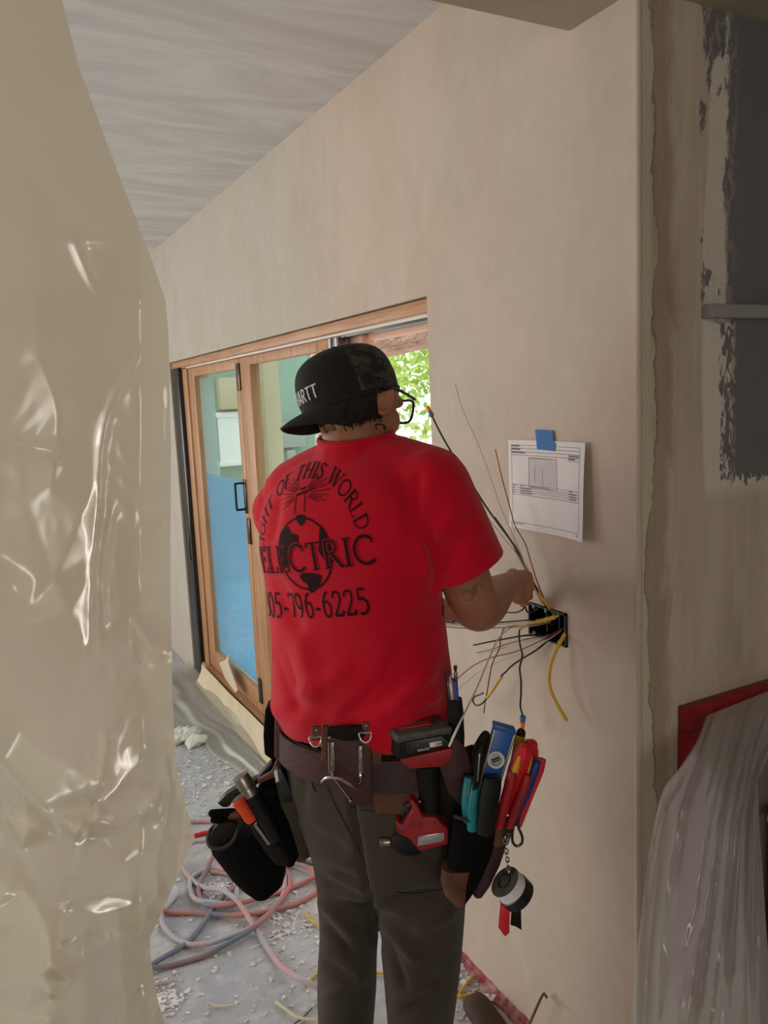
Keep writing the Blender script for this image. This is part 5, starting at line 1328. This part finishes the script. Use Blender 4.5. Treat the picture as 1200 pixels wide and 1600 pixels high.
# white wire that comes forward to the belt
t = thing('house_wire', MP(703, 1166, -0.2), 'white wire drooping from the box to the driver battery', 'wire', 'loose wires at the wall box')
Pw = [onX(862, 970, -.03), onX(830, 974, .04), onX(800, 980, .08), MP(780, 996, .16), MP(770, 1015, .08), MP(757, 1046, .0), MP(745, 1075, -.08), MP(727, 1112, -.16), MP(716, 1135, -.19), MP(709, 1150, -.20), MP(702, 1166, TD-.006)]
part('conductor', tube(Pw, [.0016]*8+[.0022, .0024, .0022], 8, k=5), 'wire_white', t)
# wires held by the far hand
for i, (ya, yb, m2, lab) in enumerate(((973, 969, 'wire_black', 'black wire held in the far hand in front of the shirt'), (976, 972, 'wire_white', 'white wire held in the far hand in front of the shirt'), (980, 978, 'wire_grey', 'grey wire held in the far hand in front of the shirt'))):
    t = thing('house_wire', MP(700, ya, .3), lab, 'wire', 'loose wires at the wall box')
    part('conductor', tube([MP(678, ya-1, .29), MP(695, ya-1, .29), MP(715, ya+1, .29), MP(745, ya+2, .29), onX(800, yb+2, .09), onX(830, yb, .05), onX(862, 972, -.03)], 0.0016, 7, k=5), m2, t)
wire('house_wire', [(842, 950, .0), (832, 957, .05), (824, 956, .06), (820, 948, .065), (816, 953, .065), (805, 957, .06), (792, 957, .06)], 0.0020, 'wire_black', 'short curled black wire between the hand and the box')
tg = thing('side_cutters', MP(704, 965, .26), 'black-handled tool held in the far hand', 'hand tool')
part('grip', tube([MP(698, 948, .262), MP(703, 958, .258), MP(710, 969, .262)], [0.007, 0.009, 0.007], 10, k=3), 'rubber_black', tg)
part('jaw', tube([MP(710, 969, .262), MP(718, 974, .27)], [0.005, 0.003], 8), 'steel', tg)

# printed sheet taped to the wall
PT = [onX(799, 686), onX(923, 692), onX(796, 822), onX(920, 845)]
py1, py0 = (PT[0][1]+PT[2][1])/2, (PT[1][1]+PT[3][1])/2; pz1, pz0 = (PT[0][2]+PT[1][2])/2, (PT[2][2]+PT[3][2])/2
mat('paper_white', (226, 222, 222), 0.8)
mat('print_grey', (200, 197, 198), 0.8)
mat('print_black', (112, 108, 112), 0.8)
pw_, ph_ = py1-py0, pz1-pz0
def PP(u, v, lift=0.0):                                  # u to the right in the photo, v downwards; the sheet curls off the wall
    d = 0.004+0.020*max(0, (u-0.55)/0.45)**2*(0.35+0.65*v)+0.012*max(0, v-0.75)*(1-u)+0.004*math.sin(v*5)*max(0, u-0.7)
    return np.array([XW-d-lift, py1-u*pw_, pz1-v*ph_])
paper = thing('printed_sheet', PP(0.5, 1.0), 'white landscape printout with a drawing and table, taped to the wall', 'paper')
nu, nv = 24, 16
V = [PP(i/nu, j/nv) for j in range(nv+1) for i in range(nu+1)]
F = [(j*(nu+1)+i, j*(nu+1)+i+1, (j+1)*(nu+1)+i+1, (j+1)*(nu+1)+i) for j in range(nv) for i in range(nu)]
sheet = part('sheet', (V, F), 'paper_white', paper, 0)
def patch(u0, v0, u1, v1, lift=0.0008):
    a = max(1, int(abs(u1-u0)*24)); b2 = max(1, int(abs(v1-v0)*16))
    V = [PP(u0+(u1-u0)*i/a, v0+(v1-v0)*j/b2, lift) for j in range(b2+1) for i in range(a+1)]
    return V, [(j*(a+1)+i, j*(a+1)+i+1, (j+1)*(a+1)+i+1, (j+1)*(a+1)+i) for j in range(b2) for i in range(a)]
def rect(u0, v0, u1, v1, t=0.004): return [patch(u0, v0, u1, v0+t), patch(u0, v1-t, u1, v1), patch(u0, v0, u0+t*0.8, v1), patch(u1-t*0.8, v0, u1, v1)]
part('drawing', patch(0.28, 0.19, 0.64, 0.52), 'print_grey', sheet, 0)
ln = rect(0.28, 0.19, 0.64, 0.52, 0.006)+rect(0.045, 0.055, 0.94, 0.93)+[patch(0.045, v, 0.94, v+0.005) for v in (0.09, 0.128, 0.165)]+[patch(0.05, v, 0.94, v+0.005) for v in (0.50, 0.53, 0.555, 0.58, 0.61)]
ln += [patch(0.36, 0.28, 0.365, 0.45), patch(0.46, 0.30, 0.464, 0.5), patch(0.58, 0.28, 0.584, 0.45)]+rect(0.79, 0.13, 0.94, 0.20)
ln += [patch(0.05, 0.06+0.036*i, 0.05+w_, 0.075+0.036*i, 0.001) for i, w_ in enumerate((0.11, 0.12, 0.18))]+[patch(0.80, 0.14, 0.93, 0.155), patch(0.80, 0.17, 0.88, 0.185)]
for i in range(4):
    ln += [patch(0.055, 0.508+0.027*i, 0.08+0.02*(i == 0), 0.516+0.027*i), patch(0.16, 0.508+0.027*i, 0.20+0.11*(i > 0), 0.516+0.027*i), patch(0.80, 0.508+0.027*i, 0.84+0.06*(i > 0), 0.516+0.027*i)]
ln += [patch(0.05, 0.94, 0.20, 0.948), patch(0.90, 0.945, 0.925, 0.957)]
pt_ = part('print', join(*ln), 'print_black', sheet, 0); pt_['kind'] = 'stuff'
mat('tape_blue', (56, 112, 176), 0.7, var=0.08, scale=40, bump=0.2)
tp = [(836, 671), (863, 673), (865, 690), (868, 693), (867, 705), (839, 702), (838, 690)]
solo('painters_tape', prism([onX(x, y, .0058) for x, y in tp], (0.0009, 0, 0)), 'tape_blue', 'strip of blue painters tape holding the printed sheet', 'tape', smooth=None)
# ------------------------------------------------------------------ plastic sheeting, floor clutter
film('poly_sheet', (220, 211, 189), 0.12, 0.22, 0.07, 0.45, 2.0, 0.12, 0.01)
film('poly_grey', (224, 220, 218), 0.36, 0.25, 0.07, 0.5, 6.0, 0.25, 0.01)
film('poly_floor', (214, 212, 200), 0.62, 0.4, 0.03, 0.55, 8.0, 0.3, 0.01)
# big sheet hanging at the left
EDGE = [(-120, 55), (0, 97), (100, 122), (200, 158), (300, 196), (400, 235), (470, 259), (520, 263), (700, 267), (900, 266), (1100, 270), (1200, 276), (1265, 292), (1310, 305), (1350, 286), (1420, 256), (1465, 234), (1500, 236), (1560, 246), (1600, 257), (1700, 262), (1820, 262)]
ey = np.array([e[0] for e in EDGE], float); ex_ = np.array([e[1] for e in EDGE], float)
RID = [((222, 555), (168, 650), (152, 790), .012, 10), ((152, 790), (143, 900), (140, 1010), .014, 9), ((175, 800), (160, 900), (165, 1010), .010, 8), ((0, 1195), (60, 1262), (112, 1312), .016, 9), ((0, 1275), (28, 1330), (50, 1385), .014, 9),
       ((75, 1560), (100, 1430), (148, 1262), .016, 11), ((148, 1262), (190, 1225), (232, 1178), .014, 9), ((112, 1312), (150, 1262), (170, 1150), -.014, 14), ((150, 1430), (190, 1420), (245, 1405), .012, 8), ((105, 1560), (150, 1480), (212, 1465), .015, 8),
       ((145, 1590), (180, 1520), (190, 1540), .010, 7), ((20, 230), (80, 320), (140, 410), .004, 26), ((262, 500), (263, 600), (262, 700), .008, 6), ((0, 690), (60, 700), (110, 720), .006, 12), ((45, 1390), (80, 1470), (75, 1590), -.016, 16), ((195, 1350), (225, 1335), (246, 1330), .010, 7),
       ((120, 380), (160, 460), (235, 470), .010, 12), ((230, 620), (215, 760), (205, 960), .006, 14), ((255, 1180), (262, 1240), (250, 1300), .010, 8), ((60, 560), (90, 640), (80, 760), -.006, 26)]
nu, nv = 170, 360
Yg = np.linspace(-110, 1800, nv); V = []
Uu = np.linspace(0, 1, nu)
for y in Yg:
    xr = np.interp(y, ey, ex_)
    for u in Uu:
        V.append((-420+(xr+420)*u**0.75, y))
G = np.array(V); gx, gy = G[:, 0], G[:, 1]
from mathutils.geometry import delaunay_2d_cdt
KP, KH = [], []
for a_, b_, c_, amp, wd in RID:                           # creases seen in the photograph, standing proud of the facets between them
    for q in spline([a_, b_, c_], 3):
        KP.append(tuple(q)); KH.append(-amp*1.15)
R9 = random.Random(21)
for _ in range(420):
    q = (R9.uniform(-430, 312), -120+1930*R9.random()**0.75)
    if min(math.hypot(q[0]-e[0], q[1]-e[1]) for e in KP) < 20: continue
    dens = min(1, max(0.12, (q[1]-430)/500))
    if R9.random() > dens*0.8+0.05: continue
    KP.append(q); KH.append(R9.gauss(0.004, 0.010)*max(0.22, dens))
for q in ((-450, -140), (330, -140), (330, 1830), (-450, 1830)):
    KP.append(q); KH.append(0.0)
kv, _, kf, kov, _, _ = delaunay_2d_cdt([Vector(q) for q in KP], [], [], 0, 1e-4)
kh = [KH[o_[0]] if o_ else 0.0 for o_ in kov]
off = np.zeros(len(G))
for f in kf:
    (x0, y0), (x1, y1), (x2, y2) = [(kv[i][0], kv[i][1]) for i in f]
    dt = (y1-y2)*(x0-x2)+(x2-x1)*(y0-y2)
    if abs(dt) < 1e-9: continue
    l0 = ((y1-y2)*(gx-x2)+(x2-x1)*(gy-y2))/dt; l1 = ((y2-y0)*(gx-x2)+(x0-x2)*(gy-y2))/dt; l2 = 1-l0-l1
    ins = (l0 >= -1e-6) & (l1 >= -1e-6) & (l2 >= -1e-6)
    off[ins] = (l0*kh[f[0]]+l1*kh[f[1]]+l2*kh[f[2]])[ins]
for a, b_, c, amp, wd in RID:
    S = spline([a, b_, c], 6); dmin = np.full(len(G), 1e9)
    for i in range(len(S)-1):
        p, q = S[i], S[i+1]; L2 = ((q-p)**2).sum(); tt = np.clip(((gx-p[0])*(q-p)[0]+(gy-p[1])*(q-p)[1])/L2, 0, 1)
        dmin = np.minimum(dmin, np.hypot(gx-p[0]-tt*(q-p)[0], gy-p[1]-tt*(q-p)[1]))
    off -= amp*0.42*np.maximum(0, 1-dmin/(wd*1.15))
OG = off.reshape(nv, nu)
for _ in range(2):                                        # take the razor edge off the creases
    P_ = np.pad(OG, 1, mode='edge'); OG = (P_[1:-1, 1:-1]*2+P_[:-2, 1:-1]+P_[2:, 1:-1]+P_[1:-1, :-2]+P_[1:-1, 2:])/6
off = OG.reshape(-1)
off = off+0.014*np.array([noise.noise(Vector((a*0.004, b_*0.0012, 4.2))) for a, b_ in zip(gx, gy)])
off -= np.array([abs(noise.noise(Vector((a*0.035, b_*0.024, 1.7)))) for a, b_ in zip(gx, gy)])*0.004*np.clip((gy-450)/300, 0, 1)*np.clip((gx-60)/120, 0.25, 1)
off += 0.04*np.clip((gy-1150)/400, 0, 1)*np.sin(gx*0.02)
off += np.maximum(0, (gx-220)/80)*0.05
V = [MP(x, y, -0.28+o) for x, y, o in zip(gx, gy, off)]
V = [np.array([p[0], p[1], max(p[2], 0.004)]) for p in V]
F = [(j*nu+i, j*nu+i+1, (j+1)*nu+i+1, (j+1)*nu+i) for j in range(nv-1) for i in range(nu-1)]
solo('plastic_curtain', (V, F), 'poly_sheet', 'large translucent plastic sheet hanging down the left side', 'plastic sheet', smooth=0)
mat('post_wood', (150, 140, 120), 0.8, var=0.1, scale=9)
a, c = onZ(222, 1760, 0.0), None
solo('wood_post', box(MP(216, 1580, -0.20)*[1, 1, 0]+ZZ*0.42, (0.03, 0.03, 0.84), (RH, FH, ZZ), 0.003), 'post_wood', 'short grey post half hidden behind the plastic curtain bottom', 'post')
solo('ceiling_batten', box(np.array([*(MP(88, -10, -0.26)[:2]), 2.36]), (0.10, 0.03, 0.08), (RH, FH, ZZ), 0.003), 'fir_wood', 'brown wooden batten at the top of the plastic curtain', 'batten')

# sheet over the red-framed opening on the right
mat('red_paint', (158, 24, 36), 0.4, rgb2=(132, 20, 32), scale=20, bump=0.2)
mat('niche_grey', (128, 122, 114), 0.8)
fx0, fz1 = 1.292, 1.004
rf = thing('window_1', (1.6, YC, 0.3), 'red painted window frame on the right wall, half under plastic', None); rf['kind'] = 'structure'
part('top_rail', bb((fx0, YC-0.028, fz1-0.050), (2.3, YC-0.002, fz1), 0.002), 'red_paint', rf)
part('side_rail', bb((fx0, YC-0.028, 0.30), (fx0+0.048, YC-0.002, fz1-0.0505), 0.002), 'red_paint', rf)
part('inner_panel', bb((fx0+0.0485, YC-0.010, 0.30), (2.3, YC-0.002, fz1-0.0505)), 'niche_grey', rf)
mat('ledge_grey', (150, 148, 147), 0.55, var=0.06, scale=9)
solo('wall_ledge', join(bb((1.352, YC-0.030, 1.811), (2.4, YC-0.001, 1.838), 0.003)), 'ledge_grey', 'narrow grey painted ledge across the patched right wall', 'ledge')
mat('ledge_stain', (104, 100, 96), 0.7)
PATH = [[(1104, 1118), (1088, 1160), (1062, 1200), (1036, 1236), (1018, 1310), (1003, 1420), (990, 1540), (974, 1760)],
        [(1112, 1115), (1092, 1180), (1070, 1240), (1050, 1320), (1038, 1420), (1030, 1510), (1024, 1610), (1020, 1760)],
        [(1140, 1104), (1122, 1170), (1104, 1235), (1090, 1315), (1082, 1420), (1078, 1510), (1074, 1610), (1072, 1760)],
        [(1170, 1092), (1154, 1155), (1142, 1222), (1132, 1310), (1128, 1420), (1126, 1510), (1128, 1610), (1130, 1760)],
        [(1205, 1078), (1190, 1140), (1178, 1205), (1168, 1300), (1166, 1420), (1168, 1510), (1172, 1610), (1176, 1760)],
        [(1250, 1064), (1222, 1130), (1190, 1208), (1184, 1235), (1194, 1400), (1202, 1510), (1212, 1610), (1222, 1760)]]
YV = [1.118, 1.075, 1.035, 1.00, 0.985, 0.975, 0.965, 0.955]
cols = [spline(p, 8) for p in PATH]; nr = len(cols[0])
yv = np.interp(np.linspace(0, 7, nr), range(8), YV)
NC_ = 120; V = []
for j in range(nr):
    row = spline([c[j] for c in cols], 24); row = row[np.linspace(0, len(row)-1, NC_).astype(int)]
    s = j/(nr-1)
    for i in range(NC_):
        u = i/(NC_-1)
        w_ = 1.1*noise.noise(Vector((u*2.2, s*0.8, 3.3)))
        q = u*4.6+w_*1.5+0.4*s
        fold = 0.022*(1-abs(2*(q % 1)-1))**2+0.012*(1-abs(2*((q*1.7+0.3) % 1)-1))**3+abs(noise.noise(Vector((u*5, s*1.6, 9.1))))*0.030+abs(noise.noise(Vector((u*9, s*14, 2.1))))*0.010
        V.append(onY(row[i][0], row[i][1], yv[j]-fold*(0.35+0.65*min(1, s*3))))
V = [np.array([p[0], p[1], max(p[2], 0.004)]) for p in V]
F = [(j*NC_+i, j*NC_+i+1, (j+1)*NC_+i+1, (j+1)*NC_+i) for j in range(nr-1) for i in range(NC_-1)]
solo('plastic_drape', (V, F), 'poly_grey', 'crumpled clear plastic draped over the red frame at the right', 'plastic sheet', smooth=0)
mat('shelf_wood', (196, 160, 104), 0.6, var=0.1, scale=10)
sh2 = thing('wooden_crate', (1.57, 1.02, 0.0), 'pale wooden unit with a white rail at the right edge behind the plastic', 'furniture')
part('panel', bb((1.535, 1.02, 0.0), (1.95, 1.10, 0.70), 0.004), 'shelf_wood', sh2)
part('rail', bb((1.50, 1.0, 0.78), (1.95, 1.03, 0.82), 0.003), 'white_paint', sh2)
part('rail', bb((1.51, 1.0, 0.70), (1.95, 1.10, 0.72), 0.003), 'white_paint', sh2)

# plastic on the floor along the door, masking paper on the sill
V = []
A0, A1 = onZ(262, 1030), onZ(560, 1330)
nu, nv = 130, 40
for j in range(nv):
    v = j/(nv-1)
    for i in range(nu):
        u = i/(nu-1); y = 5.05-u*1.85
        inn = XW-0.01-v*(0.20+0.16*(y-3.2)+0.05*math.sin(y*3.1)+0.05*noise.noise(Vector((y*4, 0, 0))))
        h = 0.008+0.05*max(0, 1-v*3.0)**1.5*(0.75+0.25*math.sin(y*5))
        h += 0.030*abs(noise.noise(Vector((y*2.2, v*6, 2.2))))+0.024*max(0, 1-abs((v-0.55-0.15*math.sin(y*2.3)))*12)+0.02*max(0, 1-abs(v-0.95)*14)
        h *= 1.0 if v < 0.97 else 0.2
        V.append((inn, y, max(0.003, h)))
F = [(j*nu+i, j*nu+i+1, (j+1)*nu+i+1, (j+1)*nu+i) for j in range(nv-1) for i in range(nu-1)]
solo('floor_plastic', (V, F), 'poly_floor', 'dusty crumpled plastic sheet on the floor along the door sill', 'plastic sheet', smooth=0)
mat('masking_paper', (214, 200, 172), 0.8, var=0.05, scale=9)
V = []; nu = 60
for j in range(5):
    v = j/4
    for i in range(nu):
        y = 4.72-i/(nu-1)*2.5
        top = 0.125+0.006*math.sin(y*2.7)
        V.append((XW-0.012-0.05*v*v-0.004*noise.noise(Vector((y*3, v, 3))), y, top*(1-v)+0.01*v))
F = [(j*nu+i, j*nu+i+1, (j+1)*nu+i+1, (j+1)*nu+i) for j in range(4) for i in range(nu-1)]
mp_o = thing('masking_strip', (XW-0.03, 3.5, 0.0), 'tan masking paper strip standing along the door sill', 'paper')
part('strip', (V, F), 'masking_paper', mp_o, 0)
fl = [onX(x, y, .01) for x, y in ((343, 1035), (352, 1032), (358, 1022), (357, 1035), (372, 1078), (368, 1082), (352, 1060))]
part('torn_flap', prism(fl, (-0.002, 0, 0)), 'masking_paper', mp_o)

# hoses
m = mat('hose_pink', (186, 122, 118), 0.7, rgb2=(116, 124, 140), scale=5.5, bump=0.2, contrast=(0.42, 0.60), detail=2)
m = mat('hose_dusty', (194, 154, 148), 0.75, rgb2=(172, 176, 188), scale=5, bump=0.2, contrast=(0.42, 0.58), detail=2)
def HZ(pts): return [(230+x/4.444, 1240+y/4.444) for x, y in pts]
def hose(name, pts, m, label, lift):
    P = spline([onZ(x, y, 0.0) for x, y in HZ(pts)], 8)
    z = np.array([0.0085+lift*(0.5+0.5*math.sin(i*0.13+lift*90)) for i in range(len(P))]); P[:, 2] = z
    return solo(name, tube(P, 0.0082, 10), m, label, 'hose', 'air hoses coiled on the floor')
hose('air_hose', [(-60, 1290), (25, 1235), (120, 1165), (270, 1060), (360, 960), (440, 860), (500, 790), (580, 710), (680, 650), (800, 600), (900, 540), (980, 512), (1070, 530), (1150, 575), (1195, 630), (1180, 690), (1110, 745), (1000, 800), (800, 860), (650, 885), (500, 870), (330, 845), (200, 845), (75, 845), (-40, 860)], 'hose_pink', 'pink-grey hose running from the curtain foot through the coil', 0.012)
hose('air_hose', [(-60, 1268), (25, 1255), (150, 1215), (350, 1160), (520, 1100), (720, 1000), (860, 880), (960, 740), (995, 640), (970, 560), (900, 480), (720, 440), (500, 460), (420, 560), (370, 640), (360, 720), (400, 800), (460, 830), (560, 835), (700, 790), (860, 720), (960, 690), (1140, 620), (1260, 590)], 'hose_pink', 'pink hose making the widest loop of the coil', 0.022)
hose('air_hose', [(180, 215), (270, 215), (420, 205), (560, 240), (420, 375), (330, 405), (220, 460), (255, 545), (330, 630), (420, 690), (520, 730), (600, 790), (670, 860), (760, 980), (830, 1080), (920, 1220), (1020, 1330), (1110, 1390), (1190, 1420), (1400, 1480)], 'hose_dusty', 'dust-whitened hose running out of the coil towards the boots', 0.03)
hose('air_hose', [(-20, 800), (90, 850), (110, 930), (180, 1010), (300, 1070), (450, 1075), (600, 1030), (760, 960), (880, 840), (950, 700), (950, 580), (880, 510), (700, 500), (560, 560), (450, 545), (320, 590), (300, 680), (340, 770), (450, 800), (600, 800), (620, 660), (570, 575), (440, 560)], 'hose_dusty', 'dusty hose curled tightly in the middle of the coil', 0.016)
hose('air_hose', [(960, 500), (1060, 470), (1140, 490), (1300, 500)], 'hose_pink', 'short stretch of pink hose behind the left leg', 0.0)
hose('air_hose', [(150, 330), (330, 305), (420, 285), (600, 290)], 'tool_red_bright', 'bright red hose end behind the black pouch', 0.0)
mat('dust_white', (206, 208, 216), 0.9, var=0.06, scale=30)
fl_ = onZ(271, 1411)
solo('dusty_fitting', capsule(onZ(256, 1424)+ZZ*0.016, onZ(273, 1402)+ZZ*0.02, 0.014, 0.021), 'dust_white', 'dust-covered white knob at the foot of the curtain', 'fitting')
# cable scraps
def scrap(pts, label, m='cable_yellow', r=0.0042, z=0.005, name='cable_scrap', cat='cable scrap', group='cable scraps on the floor'):
    P = spline([onZ(x, y, z)+ZZ*(r) for x, y in pts], 6)
    return solo(name, tube(P, r, 8), m, label, cat, group)
scrap([(477, 1427), (483, 1436), (492, 1444), (506, 1449)], 'short yellow cable scrap left of the trousers')
scrap([(478, 1543), (486, 1532), (496, 1524), (510, 1518)], 'yellow cable scrap by the left shin, above the hose end')
scrap([(584, 1523), (592, 1522), (606, 1524)], 'yellow cable scrap seen between the two legs')
scrap([(718, 1556), (728, 1540), (740, 1526)], 'yellow cable offcut slanting up by the wall base')
scrap([(714, 1561), (732, 1557), (750, 1554)], 'yellow cable offcut lying flat by the wall base')
scrap([(390, 1483), (420, 1470), (452, 1456), (462, 1435), (468, 1424)], 'thin pale wire offcut beside the hose', 'wire_white', 0.0016)
scrap([(431, 1567), (448, 1580), (466, 1592), (496, 1596)], 'curled tan splinter on the concrete near the boots', 'masking_paper', 0.004, name='wood_splinter', cat='splinter')
scrap([(456, 1604), (474, 1590), (488, 1576)], 'thin dark wire lying by the tan splinter', 'wire_black', 0.0016)
scrap([(329, 1570), (345, 1574), (364, 1572)], 'small pale splinter lying alone on the concrete', 'masking_paper', 0.003, name='wood_splinter', cat='splinter')
scrap([(238, 1542), (256, 1537), (273, 1531)], 'grey splinter beside the curtain foot', 'raw_plaster', 0.0025, name='wood_splinter', cat='splinter')
mat('leaf_scrap', (64, 116, 66), 0.6)
solo('green_scrap', prism([onZ(x, y, 0.004) for x, y in ((394, 1428), (400, 1423), (410, 1425), (414, 1428), (402, 1431))], (0, 0, 0.003)), 'leaf_scrap', 'small green leaf-like scrap among the hoses', 'scrap')
# bent rod standing against the wall, leather scrap
mat('rust_rod', (112, 86, 66), 0.6, 0.4)
solo('bent_rod', tube([onX(822, 1612, .06), onX(836, 1580, .05), onX(846, 1558, .04), onX(850, 1553, .03), onX(854, 1558, .012)], 0.0034, 8, k=4), 'rust_rod', 'thin bent metal rod sticking out of the wall near the floor', 'rod')
lc = onZ(742, 1592)
V, F = [], []
rg = []
for s_, (w_, h_) in zip(np.linspace(0, 1, 9), ((.015, .02), (.035, .045), (.04, .05), (.04, .05), (.042, .045), (.045, .04), (.045, .035), (.035, .03), (.012, .02))):
    c = lc+np.array([0.02, 0.06, 0])-np.array([0.02, 0.20, 0])*s_
    rg.append([c+np.array([1, 0.1, 0])*w_*math.cos(q)+ZZ*max(0.0, h_*0.5+h_*0.5*math.sin(q)) for q in np.linspace(0, 2*math.pi, 20, endpoint=False)])
solo('leather_bag', loft(rg), 'boot_leather', 'dark brown leather tool bag lying on the floor by the wall', 'bag')
# rubble: plaster crumbs too many to count
MATS['boot_leather'].node_tree.nodes['Principled BSDF'].inputs['Roughness'].default_value = 0.7
mat('rubble', (232, 230, 230), 0.95, rgb2=(196, 192, 190), scale=18)
def crumbs(n, region, s0, s1, seed, name, label):
    R = random.Random(seed); out = []
    for _ in range(n):
        x, y = region(R); p = onZ(x, y, 0.0); s = R.uniform(s0, s1)*(R.random()**1.5+0.3)
        a = R.uniform(0, 3.14); ax = np.array([[math.cos(a), math.sin(a), 0], [-math.sin(a), math.cos(a), 0], [0, 0, 1]])
        v, f = box((0, 0, 0), (s*R.uniform(0.6, 1.6), s*R.uniform(0.4, 1.1), s*R.uniform(0.3, 0.7)), ax)
        v = [tuple(np.array(q)*np.array([R.uniform(0.4, 1.3), R.uniform(0.4, 1.3), R.uniform(0.5, 1.2)])+p+ZZ*s*0.2) for q in v]
        out.append((v, f))
    o = solo(name, join(*out), 'rubble', label, 'rubble', smooth=None, kind='stuff')
    return o
def mixreg(R):
    q = R.random()
    if q < 0.45: return R.uniform(262, 410), R.gauss(1215, 35)
    if q < 0.6: return R.gauss(345, 12), R.gauss(1392, 7)
    if q < 0.72: return R.gauss(258, 14), R.gauss(1560, 14)
    if q < 0.85: return R.gauss(445, 25), R.gauss(1435, 22)
    return R.uniform(240, 500), R.uniform(1180, 1600)
crumbs(2600, mixreg, 0.003, 0.015, 11, 'plaster_crumbs', 'scattered pale plaster crumbs on the dusty concrete floor')
def wallreg(R):
    a = R.random(); return 722+a*95-R.random()*70*(0.4+a), 1500+a*100+R.random()*12
crumbs(160, wallreg, 0.005, 0.020, 12, 'plaster_chips', 'white plaster chips along the red strip at the wall base')
mat('crumpled_paper', (224, 224, 214), 0.9, var=0.05, scale=20)
for i, (x, y, s, lab) in enumerate(((287, 1157, .085, 'crumpled white paper on the floor beside the curtain edge'), (308, 1163, .06, 'smaller crumpled white scrap right beside the crumpled paper'))):
    v, f = ellipsoid(onZ(x, y)+ZZ*s*0.32, (np.array([s, 0, 0]), np.array([0, s*0.8, 0]), ZZ*s*0.34), 22, 12)
    v = [tuple(np.array(q)+0.35*s*noise.noise(Vector(tuple(np.array(q)*38)))*np.array([1, 1, 0.7])) for q in v]
    v = [(a, b_, max(c, 0.002)) for a, b_, c in v]
    solo('crumpled_paper', (v, f), 'crumpled_paper', lab, 'paper scrap', smooth=None)
